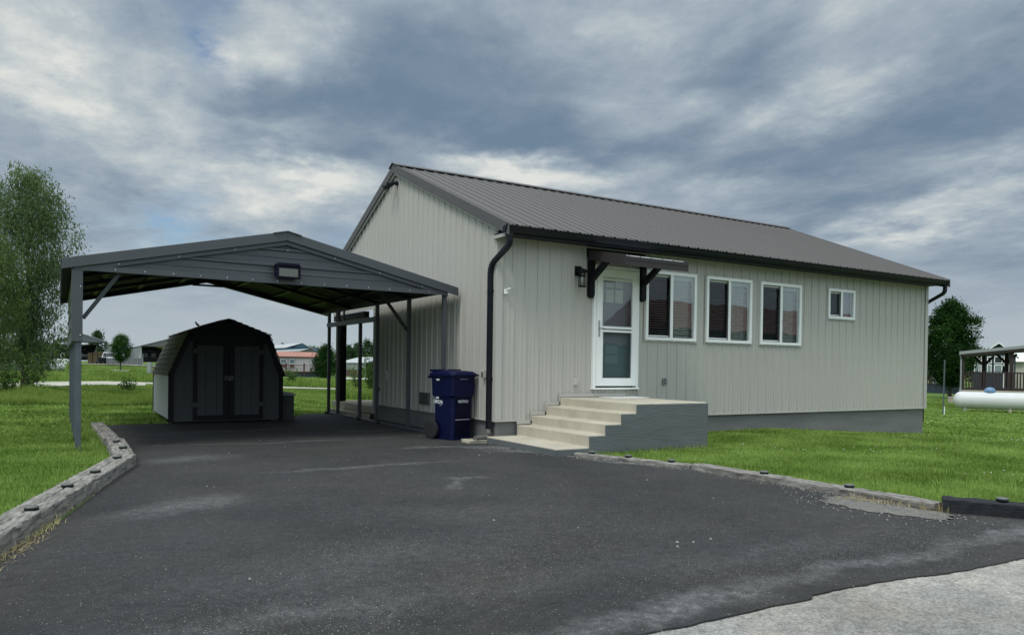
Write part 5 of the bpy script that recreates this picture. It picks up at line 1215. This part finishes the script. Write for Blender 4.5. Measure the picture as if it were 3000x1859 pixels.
# red-roofed home with railing
b, r = local(874, 90, 'grid'); zb = b[2]; t = thing("red_roof_home", "pale pink home with salmon-red roof seen between shed and carport posts", "house", b, r)
hp = lambda py: (1066-py)*90/F + CAM[2] - zb       # height of picture row py at this distance
q = columns(874, 90, 'grid')
z_e, z_t, z_w = hp(1046), hp(1030.5), hp(1092)
m = MB(); m.box(q(770), q(938), .0, 5, z_w, z_e); m.build("wall", 'pinkwall', t); m = MB(); m.box(q(770), q(937), .04, 4.9, -.1, z_w-.001); m.build("skirting", 'navy', t)
m = MB(); m.prism([(-.3, z_e), (5.3, z_e), (2.5, z_t)], lambda u, v, k: (k if v < z_t-.01 else k, u, v), q(765), q(941)); m.build("roof", 'redroof', t); m = MB(); m.box(q(765), q(941), -.33, -.301, z_e-.06, z_e+.05); m.build("fascia", 'rust', t)
for px in (829.5, 855, 926.5):
    m = MB(); m.box(q(px-11), q(px+11), -.05, -.001, hp(1079), hp(1051)); f = m.build("window", 'darksheet', t)
    m = MB(); m.box(q(px-9.5), q(px+9.5), -.07, -.0501, hp(1078), hp(1052)); g_ = m.build("casing", 'white', f); m = MB(); m.box(q(px-7.5), q(px+7.5), -.09, -.0701, hp(1065), hp(1054)); m.build("pane", 'paleglass', f); m = MB(); m.box(q(px-7.5), q(px+7.5), -.09, -.0701, hp(1077), hp(1067)); m.build("shutter", 'rust', f)
b2, r2 = local(874, 87, 'grid'); dk = thing("deck_railing", "rust-brown deck railing in front of the red-roofed home", "railing", b2, r2)
q2 = columns(874, 87, 'grid'); h2 = lambda py: (1066-py)*87/F+CAM[2]-b2[2]
m = MB(); m.box(q2(800), q2(945), 0, .07, h2(1070.5), h2(1069)); m.box(q2(800), q2(958), 0, .07, h2(1089.5), h2(1088)); m.build("rail", 'rust', dk)
m = MB()
for px in np.arange(801, 944, 3.1): m.box(q2(px)-.012, q2(px)+.012, .02, .05, h2(1088), h2(1070.5))
o = m.build("baluster", 'rust', dk); o["kind"] = "stuff"
for px in (838, 891, 935): m = MB(); m.box(q2(px)-.07, q2(px)+.07, -.02, .1, -.2, h2(1064)); m.build("post", 'rust', dk)
m = MB(); m.box(q2(800), q2(958), .0, 1.6, h2(1091.5), h2(1089.6)); m.build("deck", 'rust', dk); m = MB(); m.box(q2(800), q2(965), .05, 1.5, -.4, h2(1091.6)); m.build("skirting", 'navy', dk)
# buildings behind it
b, r = local(884, 130, 'grid'); t = thing("blue_gable_building", "blue-gabled building with light metal roof behind the red-roofed home", "building", b, r)
k = 130/F; hz = lambda py: (1066-py)*k+CAM[2]-b[2]
m = MB(); m.box(-2.7, 2.9, .1, 39, -.2, hz(1019)); m.build("wall", 'bluesheet', t)
m = MB(); m.prism([((857-884)*k, hz(1019)), ((908-884)*k, hz(1019)), (0, hz(1006))], lambda u, v, w_: (u, w_, v), .0, .09); m.build("gable", 'bluesheet', t)
m = MB()
R0 = (0, hz(1004.5)); 
m.loft([[(0, -.1, R0[1]), (-2.9*1.0, -.1, hz(1019.5)), (-2.9, -.1, hz(1020.5)), (0, -.1, R0[1]-.1)], [(0, 40, R0[1]), (-2.9, 40, hz(1019.5)), (-2.9, 40, hz(1020.5)), (0, 40, R0[1]-.1)]])
m.loft([[(0, -.1, R0[1]), ((933-884)*k, -.1, hz(1030)), ((933-884)*k, -.1, hz(1031.5)), (0, -.1, R0[1]-.1)], [(0, 40, R0[1]), ((933-884)*k, 40, hz(1030)), ((933-884)*k, 40, hz(1031.5)), (0, 40, R0[1]-.1)]])
m.build("roof", 'lightroof', t)
b, r = local(906, 112, 'grid'); t = thing("grey_gable_building", "grey-gabled low roof just above the red roof", "building", b, r); k = 112/F; hz = lambda py: (1066-py)*k+CAM[2]-b[2]
m = MB(); m.box(-1.3, 1.4, .2, 24, -.2, hz(1030)); m.build("wall", 'greysheet', t); m = MB(); m.prism([((880-906)*k, hz(1029)), ((932-906)*k, hz(1030)), (0, hz(1021.5))], lambda u, v, w_: (u, w_, v), .05, .12); m.build("gable", 'darksheet', t)
m = MB(); m.loft([[(.1, -.05, hz(1020.5)), (-1.4, -.05, hz(1029)), (-1.4, .2, hz(1030)), (.1, .2, hz(1021.5))], [(.1, 25, hz(1020.5)), (-1.4, 25, hz(1029)), (-1.4, 25, hz(1030)), (.1, 25, hz(1021.5))]]); m.loft([[(.1, -.05, hz(1020.5)), (1.45, -.05, hz(1030.5)), (1.45, .1, hz(1031.5)), (.1, .1, hz(1021.5))], [(.1, 25, hz(1020.5)), (1.45, 25, hz(1030.5)), (1.45, 25, hz(1031.5)), (.1, 25, hz(1021.5))]]); m.build("roof", 'greysheet', t)
b, r = local(1030, 97); fb = thing("board_fence", "brown board fence with pale posts below the striped carport panel", "fence", b, r)
m = MB(); m.box(-1.5, 1.2, .1, .14, .15, .95); m.build("panel", 'rust', fb)
for q_ in np.linspace(-1.5, 1.2, 7): m = MB(); m.box(q_-.025, q_+.025, .04, .09, -.1, 1.9); m.build("post", 'galv', fb)
b, r = local(1088, 99); t = thing("dark_camper", "black camper with swirled pale stripes under the striped-panel carport", "camper", b, r)
m = MB(); m.box(-.75, 3, .2, 5, .3, 1.9); m.build("body", 'black', t, .06); m = MB()
for q_ in range(4): m.tube([(-.4+q_*.2, .17, .6+q_*.2), (.0+q_*.15, .17, 1.1+q_*.1), (.5+q_*.1, .17, 1.3+q_*.12)], .035, 5)
m.build("stripe", 'greysheet', t)

# ------------------------------------------------------------------ right-hand neighbours
b, r = local(2893, 45, 'ray'); tk = thing("propane_tank", "long white propane tank with blue dome on the right lawn", "propane tank", b, r+.04)
m = MB(); Lh = 2.45; R0 = .52
pr0 = [(R0*math.sin(a), -Lh-.42*math.cos(a)) for a in np.linspace(.05, PI/2, 8)]+[(R0*math.sin(a), Lh-.42*math.cos(a)) for a in np.linspace(PI/2, PI-.05, 8)]
m.lathe(pr0, 30, (1.10, 0, .68), 'x'); m.build("shell", 'tank', tk, smooth=True)
m = MB(); m.lathe([(.02, .26), (.14, .24), (.26, .16), (.30, .04), (.30, -.08)], 18, (.14, 0, 1.24)); m.v = [(a, c_*.8, d_) for a, c_, d_ in m.v]; m.build("valve_dome", 'domeblue', tk, smooth=True)
for x_ in (-1.22, 1.08): m = MB(); m.box(x_, x_+.16, -.3, .3, -.15, .24); m.build("foot", 'stone', tk)
for x_ in (-1.35, 1.9): m = MB(); m.tube([(x_-.06, 0, 1.15), (x_-.05, 0, 1.26), (x_+.05, 0, 1.26), (x_+.06, 0, 1.15)], .014, 6); m.build("lifting_lug", 'tank', tk)
def stain_band(o):
    """grime along the belly of the tank, a mark of its own"""
    m_ = MT['tank'].copy(); nt = m_.node_tree; N, L = nt.nodes, nt.links; bs = N["Principled BSDF"]
    src = bs.inputs["Base Color"].links[0].from_socket
    tc = N.new("ShaderNodeTexCoord"); sp = N.new("ShaderNodeSeparateXYZ"); L.new(tc.outputs["Object"], sp.inputs[0])
    n = N.new("ShaderNodeTexNoise"); n.inputs["Scale"].default_value = 5; n.inputs["Detail"].default_value = 8; mp = N.new("ShaderNodeMapping"); mp.inputs["Scale"].default_value = (1, 1, .25); L.new(tc.outputs["Object"], mp.inputs[0]); L.new(mp.outputs[0], n.inputs["Vector"])
    a = N.new("ShaderNodeMapRange"); a.inputs["From Min"].default_value = .80; a.inputs["From Max"].default_value = .42; L.new(sp.outputs[2], a.inputs["Value"])
    s = N.new("ShaderNodeMath"); s.operation = 'MULTIPLY'; s.use_clamp = True; L.new(a.outputs[0], s.inputs[0])
    k = N.new("ShaderNodeMath"); k.operation = 'MULTIPLY_ADD'; k.inputs[1].default_value = 2.2; k.inputs[2].default_value = -.35; k.use_clamp = True; L.new(n.outputs["Fac"], k.inputs[0]); L.new(k.outputs[0], s.inputs[1])
    mx = N.new("ShaderNodeMix"); mx.data_type = 'RGBA'; L.new(s.outputs[0], mx.inputs[0]); L.new(src, mx.inputs[6]); mx.inputs[7].default_value = (.13, .15, .11, 1); L.new(mx.outputs[2], bs.inputs["Base Color"])
    o.data.materials[0] = m_
stain_band(tk.children[0])

b, r = local(2821, 49, 'ray'); gz = thing("covered_porch", "brown timber porch with grey sloping roof and slatted railing at the right edge", "porch", b, r)
k = 49/F; hx = 1091; H_ = lambda py: (hx-py)*k+CAM[2]-b[2]; X_ = columns(2821, 49, 'ray')
m = MB(); m.box(X_(2811), X_(3120), -.1, 5.5, -.2, H_(1142)); m.build("base", 'stone', gz, .02)
m = MB(); m.box(X_(2814), X_(3120), .0, 5.4, H_(1142)+.001, H_(1140)); m.build("deck", 'brownw', gz)
rake = lambda x: H_(1030)+(x-X_(2809))*.113
m = MB(); m.loft([[(x, -.35, rake(x)), (x, 5.8, rake(x)), (x, 5.8, rake(x)-.20), (x, -.35, rake(x)-.20)] for x in (X_(2809), X_(3120))]); rf_ = m.build("roof", 'greysheet', gz, .01)
m = MB(); m.loft([[(x, -.30, rake(x)-.201), (x, 5.7, rake(x)-.201), (x, 5.7, rake(x)-.34), (x, -.30, rake(x)-.34)] for x in (X_(2819), X_(3118))]); m.build("rafter_panel", 'brownw', rf_)
for x_, y_ in ((X_(2819), .0), (X_(2963), .0), (X_(2887), 5.2), (X_(2960), 5.2), (X_(3100), 0)):
    m = MB(); m.box(x_-.12, x_+.12, y_, y_+.24, H_(1140), rake(x_)-.25)
    if y_ > 1: m.beam((x_-.08, y_+.1, rake(x_)-.95), (x_-.6, y_+.1, rake(x_)-.36), .16, .16, (0, 1, 0)); m.beam((x_+.08, y_+.1, rake(x_)-.95), (x_+.6, y_+.1, rake(x_)-.36), .16, .16, (0, 1, 0))
    m.build("post", 'brownw', gz, .01)
m = MB(); m.box(X_(2824)+.1, X_(3110), .02, .16, H_(1090.5), H_(1088)); m.box(X_(2824)+.1, X_(3110), .05, .13, H_(1137), H_(1134)); m.box(X_(2824)+.1, X_(3110), 5.2, 5.3, H_(1093), H_(1091)); m.build("handrail", 'brownw', gz)
for x_ in np.arange(X_(2828)+.05, X_(3108), .165):
    m = MB(); m.box(x_-.045, x_+.045, .0, .045, H_(1139), H_(1090.6)); m.build("baluster", 'brownw', gz)
m = MB(); m.tube([(X_(2811.5), -.28, rake(X_(2811))-.2), (X_(2815), -.1, rake(X_(2811))-.5), (X_(2815), -.1, .45), (X_(2809), -.12, .15)], .05, 8); m.build("downspout", 'greysheet', gz)
b, r = local(2925, 52, 'ray'); t = thing("hanging_bird_feeder", "small dark hooded figure-like feeder on the porch's far railing", "feeder", (b[0], b[1], b[2]), r)
k2 = 52/F; H2 = lambda py: (1091-py)*k2+CAM[2]-b[2]
m = MB(); m.tube([((2938-2925)*k2, 0, H2(1089)), ((2938-2925)*k2, 0, H2(1080)), ((2937.5-2925)*k2, 0, H2(1074)), ((2936.5-2925)*k2, 0, H2(1071))], [.13, .10, .08, .02], 10); m.tube([((2934-2925)*k2, 0, H2(1088)), ((2936-2925)*k2, 0, H2(1082))], .03, 6); m.build("body", 'rubber', t)
b, r = local(2925, 80, 'ray'); af = thing("gabled_cabin", "dark cabin with white-trimmed tall windows seen through the brown porch", "house", b, r)
k = 80/F; H_ = lambda py: (1091-py)*k+CAM[2]-b[2]; X_ = columns(2925, 80, 'ray')
m = MB(); m.prism([(X_(2851), -.2), (X_(2851), H_(1045)), (X_(2893), H_(1018)), (X_(2925), H_(1005)), (X_(2975), H_(1040)), (X_(2975), -.2)], lambda u, v, q_: (u, q_, v), 0, .3); m.build("wall", 'navy', af)
m = MB(); m.loft([[(X_(2846), y_, H_(1050)), (X_(2873), y_, H_(1033)), (X_(2925), y_, H_(1001)), (X_(2925), y_, H_(1005)), (X_(2873), y_, H_(1037.5)), (X_(2847), y_, H_(1054))] for y_ in (-.3, 5)]); m.loft([[(X_(2925), y_, H_(1001)), (X_(2985), y_, H_(1044)), (X_(2985), y_, H_(1048)), (X_(2925), y_, H_(1005))] for y_ in (-.3, 5)]); m.build("roof", 'white', af)
for (xa, xb) in ((2872, 2880), (2939, 2944)): m = MB(); m.box(X_(xa), X_(xb), -.06, -.001, -.2, H_(1040)); m.build("pilaster", 'whitep', af)
for (xa, xb, ya, yb) in ((2853, 2869, 1066, 1090), (2855, 2869, 1046, 1063), (2891, 2904.5, 1066, 1092), (2891, 2904.5, 1043, 1063), (2911.5, 2936, 1066, 1092), (2911.5, 2936, 1042, 1063), (2955, 2970, 1066, 1092)):
    m = MB(); m.box(X_(xa), X_(xb), -.08, -.001, H_(yb), H_(ya)); f = m.build("window", 'white', af); m = MB(); m.box(X_(xa+2.5), X_(xb-2.5), -.10, -.0801, H_(yb-2.5), H_(ya+2.5)); m.build("pane", 'paleglass' if ya > 1060 else 'darkglass', f)
b, r = local(2992, 84, 'ray'); t = thing("cream_house", "cream-walled house with white roof at the far right edge behind the porch", "house", b, r); k = 84/F; H_ = lambda py: (1091-py)*k+CAM[2]-b[2]; X_ = columns(2992, 84, 'ray')
m = MB(); m.box(X_(2970), X_(3120), .5, 5, -.2, H_(1056)); m.build("wall", 'creamwall', t); m = MB(); m.prism([(0, H_(1057)), (5.5, H_(1057)), (2.7, H_(1030))], lambda u, v, q_: (q_, u, v), X_(2965), X_(3125)); m.build("roof", 'white', t); m = MB(); m.box(X_(2996), X_(3012), .44, .499, H_(1088), H_(1068)); f = m.build("window", 'white', t); m = MB(); m.box(X_(2998), X_(3010), .42, .4399, H_(1086), H_(1070)); m.build("pane", 'paleglass', f)
# deck with navy skirting left of the porch
b, r = local(2763, 86, 'ray'); t = thing("skirted_deck", "low deck with navy skirting and thin dark railing behind the dense tree's trunk", "deck", b, r); k = 86/F; H_ = lambda py: (1091-py)*k+CAM[2]-b[2]; X_ = columns(2763, 86, 'ray')
m = MB(); m.box(X_(2716), X_(2812), 0, 4, -.15, H_(1127)); m.build("skirting", 'navy', t); m = MB(); m.box(X_(2716), X_(2815), -.05, 4, H_(1127)+.001, H_(1125)); m.build("deck", 'brownw', t)
m = MB(); m.box(X_(2720), X_(2815), 0, .08, H_(1096), H_(1094.5)); m.build("handrail", 'brownw', t)
for px in np.arange(2733, 2815, 4.2): m = MB(); m.box(X_(px)-.02, X_(px)+.02, .02, .06, H_(1125), H_(1096)); m.build("baluster", 'brownw', t)
m = MB(); m.box(X_(2721), X_(2731), 0, .3, H_(1125), H_(1093)); m.build("post", 'brownw', t); m = MB(); m.box(X_(2731), X_(2813), 2.5, 2.6, H_(1125), H_(1108)); m.build("bench", 'greysheet', t)
b, r = local(2797, 60, 'ray'); o = MB(); o.box(-.45, .5, 0, .8, -.1, .40); o.box(-.49, .54, -.04, .84, .401, .44); o = o.build("block_planter", 'block', None, .02); o.location = b; o.rotation_euler.z = r; tag(o, "low pinkish block planter between the pole and the brown porch", "planter")
b, r = local(2765, 39.5); pp = thing("metal_pole", "thin tall grey pole in the right lawn before the dense tree", "pole", b, r)
m = MB(); m.tube([(0, 0, -.1), (.015, 0, 1.4), (.035, 0, 2.85)], .035, 8); m.build("shaft", 'cppost', pp); m = MB(); m.lathe([(.045, 0), (.045, .03), (.01, .05)], 10, (.035, 0, 2.85)); m.build("cap", 'darksheet', pp)
b, r = local(2768.5, 39); m = MB(); m.tube([(0, 0, -.05), (0, 0, .43)], .025, 8); m.lathe([(.03, 0), (.03, .02)], 8, (0, 0, .43)); o = m.build("marker_stake", 'white', None); o.location = b; tag(o, "short white marker stake at the foot of the grey pole", "stake")

# red-roofed house across the road: seen mirrored in the window panes
ac = thing("opposite_house", "red-roofed house across the road, mirrored in the front windows", "house", (28.6, -27, 0), 0)
m = MB(); m.box(.3, 30, -8, 0, -.1, 3.9); m.build("wall", 'darksheet', ac); m = MB(); m.prism([(-8.4, 3.85), (.5, 3.85), (-4, 6.1)], lambda u, v, q_: (q_, u, v), 0, 30.5); m.build("roof", 'redroof2', ac)

# ------------------------------------------------------------------ world: cloudy daylight
EXPO = 0.0
SUN_EL, SUN_AZ = math.radians(58), math.radians(-116)     # azimuth from +Y toward +X: sun stands to the left
def world():
    w = bpy.data.worlds.new("World"); S.world = w; w.use_nodes = True; nt = w.node_tree; N, L = nt.nodes, nt.links; N.clear()
    out = N.new("ShaderNodeOutputWorld"); bg = N.new("ShaderNodeBackground"); L.new(bg.outputs[0], out.inputs[0])
    tc = N.new("ShaderNodeTexCoord"); V = tc.outputs["Generated"]
    sky = N.new("ShaderNodeTexSky"); sky.sky_type = 'NISHITA'; sky.sun_disc = False; sky.sun_elevation = SUN_EL; sky.sun_rotation = SUN_AZ; sky.air_density = 1.0; sky.dust_density = .6
    def M(op, a, b=None, c=None, clamp=False):
        x = N.new("ShaderNodeMath"); x.operation = op; x.use_clamp = clamp
        for i, v in enumerate((a, b, c)):
            if v is None: continue
            if isinstance(v, (int, float)): x.inputs[i].default_value = v
            else: L.new(v, x.inputs[i])
        return x.outputs[0]
    def SS(v, a, b, lo=0., hi=1.):
        x = N.new("ShaderNodeMapRange"); x.interpolation_type = 'SMOOTHSTEP'; x.inputs["From Min"].default_value = a; x.inputs["From Max"].default_value = b; x.inputs["To Min"].default_value = lo; x.inputs["To Max"].default_value = hi
        L.new(v, x.inputs["Value"]); return x.outputs[0]
    sp = N.new("ShaderNodeSeparateXYZ"); L.new(V, sp.inputs[0]); X, Y, Z = sp.outputs
    az = M('ARCTAN2', X, Y); el = M('ARCSINE', Z)
    # cloud deck: direction projected on a plane overhead
    den = M('ADD', M('MAXIMUM', Z, 0.0), .16)
    cb = N.new("ShaderNodeCombineXYZ"); L.new(M('DIVIDE', X, den), cb.inputs[0]); L.new(M('DIVIDE', Y, den), cb.inputs[1])
    def noise(vec, s, d, r=.55, rot=0., sc=(1, 1, 1), off=(0, 0, 0), dist=0.):
        mp = N.new("ShaderNodeMapping"); mp.inputs["Rotation"].default_value = (0, 0, rot); mp.inputs["Scale"].default_value = sc; mp.inputs["Location"].default_value = off; L.new(vec, mp.inputs[0])
        n = N.new("ShaderNodeTexNoise"); n.inputs["Scale"].default_value = s; n.inputs["Detail"].default_value = d; n.inputs["Roughness"].default_value = r; n.inputs["Distortion"].default_value = dist
        L.new(mp.outputs[0], n.inputs["Vector"]); return n
    n1 = noise(cb.outputs[0], 1.5, 8, .56, .5, (1, .75, 1), (3.1, 1.7, 0), .25); n2 = noise(cb.outputs[0], 3.6, 9, .62, .5, (1, .72, 1), (7.3, 2.1, 0), .3); n3 = noise(cb.outputs[0], 8., 10, .72, .4, (1, .8, 1))
    # coordinates for the big cloud masses, edges roughened by noise
    ae = N.new("ShaderNodeCombineXYZ"); L.new(az, ae.inputs[0]); L.new(el, ae.inputs[1])
    wn = noise(cb.outputs[0], 2.6, 6, .6, 0, (1, 1, 1), (1, 5, 0)); wv = N.new("ShaderNodeVectorMath"); wv.operation = 'SUBTRACT'; L.new(wn.outputs["Color"], wv.inputs[0]); wv.inputs[1].default_value = (.5, .5, .5)
    wm = N.new("ShaderNodeVectorMath"); wm.operation = 'MULTIPLY_ADD'; L.new(wv.outputs[0], wm.inputs[0]); wm.inputs[1].default_value = (.20, .13, 0); L.new(ae.outputs[0], wm.inputs[2])
    def mass(px, py, rx, ry, rot):
        d = direction(px*1.2295, py*1.2295); a0, e0 = math.atan2(d[0], d[1]), math.asin(d[2]); s = 1.2295/F*1.55
        mp = N.new("ShaderNodeMapping"); mp.vector_type = 'TEXTURE'; mp.inputs["Location"].default_value = (a0, e0, 0); mp.inputs["Rotation"].default_value = (0, 0, math.radians(rot)); mp.inputs["Scale"].default_value = (rx*s, ry*s, 10)
        L.new(wm.outputs[0], mp.inputs[0]); g = N.new("ShaderNodeTexGradient"); g.gradient_type = 'SPHERICAL'; L.new(mp.outputs[0], g.inputs[0]); return SS(g.outputs["Fac"], 0, 1)
    tot = None
    for (px, py, rx, ry, rot, amp) in CLOUDS:
        t = M('MULTIPLY', mass(px, py, rx, ry, rot), amp*(.74 if amp > 0 else .86)); tot = t if tot is None else M('ADD', tot, t)
    bval = M('ADD', tot, .53)
    bval = M('MULTIPLY_ADD', M('SUBTRACT', n1.outputs["Fac"], .5), .62, bval); bval = M('MULTIPLY_ADD', M('SUBTRACT', n2.outputs["Fac"], .5), .78, bval)
    fade = SS(el, .03, .22); bval = M('MULTIPLY_ADD', M('MULTIPLY', M('SUBTRACT', n3.outputs["Fac"], .5), .52), fade, bval)
    low = SS(el, .02, .16, 1., 0.); bm = N.new("ShaderNodeMix"); bm.data_type = 'FLOAT'; L.new(low, bm.inputs[0]); L.new(bval, bm.inputs[2]); bm.inputs[3].default_value = .71
    bval = bm.outputs[0]
    cr = N.new("ShaderNodeValToRGB"); e = cr.color_ramp.elements; stops = [(0.0, (110, 132, 153)), (.22, (124, 142, 161)), (.42, (142, 157, 172)), (.62, (162, 176, 187)), (.80, (188, 197, 201)), (1., (222, 224, 220))]
    e[0].position, e[1].position = 0, 1
    for i, (p, c) in enumerate(stops):
        el_ = e[0] if i == 0 else (e[len(e)-1] if i == len(stops)-1 else e.new(p)); el_.position = p; el_.color = (*srgb(*c), 1)
    L.new(bval, cr.inputs["Fac"])
    # clear gaps where the real blue sky shows
    hole = None
    for (px, py, rx, ry, rot, amp) in HOLES:
        t = M('MULTIPLY', mass(px, py, rx, ry, rot), amp); hole = t if hole is None else M('ADD', hole, t)
    hole = M('MULTIPLY', hole, SS(n2.outputs["Fac"], .38, .62, .35, 1.25), None, True)
    sk = N.new("ShaderNodeMix"); sk.data_type = 'RGBA'; sk.blend_type = 'MULTIPLY'; sk.inputs[0].default_value = 1; L.new(sky.outputs[0], sk.inputs[6]); sk.inputs[7].default_value = (SKYK*.85, SKYK*.95, SKYK, 1)
    mx = N.new("ShaderNodeMix"); mx.data_type = 'RGBA'; L.new(hole, mx.inputs[0]); L.new(cr.outputs[0], mx.inputs[6]); L.new(sk.outputs[2], mx.inputs[7])
    # gain added to the unseen sky overhead and behind the viewer, to light the walls
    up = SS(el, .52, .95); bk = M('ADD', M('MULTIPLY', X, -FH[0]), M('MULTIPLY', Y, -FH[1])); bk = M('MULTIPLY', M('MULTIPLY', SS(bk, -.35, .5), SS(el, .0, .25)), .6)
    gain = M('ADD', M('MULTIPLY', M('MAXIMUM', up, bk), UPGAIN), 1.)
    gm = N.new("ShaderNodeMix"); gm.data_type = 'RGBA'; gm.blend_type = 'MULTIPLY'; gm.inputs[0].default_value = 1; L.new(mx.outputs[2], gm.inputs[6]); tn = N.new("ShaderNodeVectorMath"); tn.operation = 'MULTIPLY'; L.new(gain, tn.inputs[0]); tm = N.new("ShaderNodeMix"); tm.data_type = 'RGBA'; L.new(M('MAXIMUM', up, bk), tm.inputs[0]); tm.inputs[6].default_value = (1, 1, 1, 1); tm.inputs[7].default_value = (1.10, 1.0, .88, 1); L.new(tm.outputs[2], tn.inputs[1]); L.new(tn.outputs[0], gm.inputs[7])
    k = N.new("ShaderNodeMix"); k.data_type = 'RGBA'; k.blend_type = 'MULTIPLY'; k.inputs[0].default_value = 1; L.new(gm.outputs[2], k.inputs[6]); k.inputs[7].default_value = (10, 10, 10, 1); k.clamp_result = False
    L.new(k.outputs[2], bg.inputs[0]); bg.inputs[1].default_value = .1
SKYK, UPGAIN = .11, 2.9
CLOUDS = [  # picture column, row (2440 wide), half axes, tilt, brightness change
    (60, 70, 190, 110, 0, .34), (330, 110, 160, 90, -30, .12), (520, 120, 60, 70, 20, .30), (700, 105, 130, 85, 0, .42), (560, 110, 110, 60, 0, .15), (330, 300, 230, 90, -35, .26), (120, 200, 140, 60, -30, .14), (470, 250, 110, 70, 0, .22),
    (120, 330, 150, 50, -25, -.10), (300, 230, 130, 40, -35, -.12), (650, 235, 120, 50, -10, -.22), (820, 250, 260, 60, -8, -.38), (1000, 120, 260, 120, 10, -.30), (1180, 260, 260, 70, -5, -.34), (1500, 330, 330, 60, 0, -.42), (1120, 325, 200, 45, 0, -.36), (700, 335, 200, 45, -12, -.22), (830, 350, 130, 40, 0, -.22),
    (640, 300, 150, 28, -8, .24), (680, 400, 200, 40, 0, .34), (760, 440, 190, 60, 5, .34), (620, 520, 150, 50, 5, .25), (500, 430, 120, 60, -20, .18), (1330, 410, 190, 50, 0, .46), (1180, 390, 120, 40, 0, .30), (200, 480, 200, 60, -15, .06), (330, 520, 120, 50, 0, .10),
    (1480, 45, 260, 70, 0, .22), (1300, 60, 160, 80, 0, .08), (1250, 150, 160, 60, 0, -.18), (1980, 70, 170, 60, 25, .24), (1740, 180, 210, 70, 14, -.40), (1480, 210, 130, 50, 0, .10), (1560, 270, 170, 36, 10, .28), (1850, 290, 250, 55, 20, .30), (2060, 210, 120, 60, 30, .26), (2280, 120, 120, 60, 25, .06), (2320, 240, 200, 110, 30, -.36), (2150, 120, 150, 60, 25, -.12),
    (1950, 390, 260, 70, 10, -.36), (1700, 390, 200, 50, 0, -.22), (2250, 340, 160, 36, 20, .18), (2120, 330, 140, 40, 20, .10), (1760, 470, 190, 36, 8, .26), (1560, 440, 130, 40, 0, -.06), (2050, 510, 170, 42, 10, -.34), (2350, 450, 190, 80, 20, .36), (2150, 540, 210, 40, 8, .30), (2380, 600, 180, 70, 0, -.12), (2300, 330, 150, 80, 20, -.20), (2440, 320, 120, 80, 0, -.24)]
HOLES = [(470, 50, 50, 70, 20, 1.1), (540, 5, 50, 40, 0, 1.0), (430, 495, 60, 80, 0, .55), (420, 560, 160, 50, 0, .35), (820, 560, 80, 40, 0, .35), (20, 580, 60, 60, 0, .2), (330, 40, 60, 30, 20, .35)]
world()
sd = bpy.data.lights.new("sun", 'SUN'); sun = bpy.data.objects.new("sun", sd); COL.objects.link(sun)
sd.energy = 1.6; sd.angle = math.radians(16); sd.color = (1, .95, .87)
dv = Vector((math.sin(SUN_AZ)*math.cos(SUN_EL), math.cos(SUN_AZ)*math.cos(SUN_EL), math.sin(SUN_EL)))
sun.rotation_euler = dv.to_track_quat('Z', 'Y').to_euler(); sun.location = (-20, 0, 30)
vs = S.view_settings; vs.view_transform = 'Standard'; vs.look = 'None'; vs.exposure = EXPO; vs.gamma = 1
S.cycles.max_bounces = 8; S.cycles.transparent_max_bounces = 12
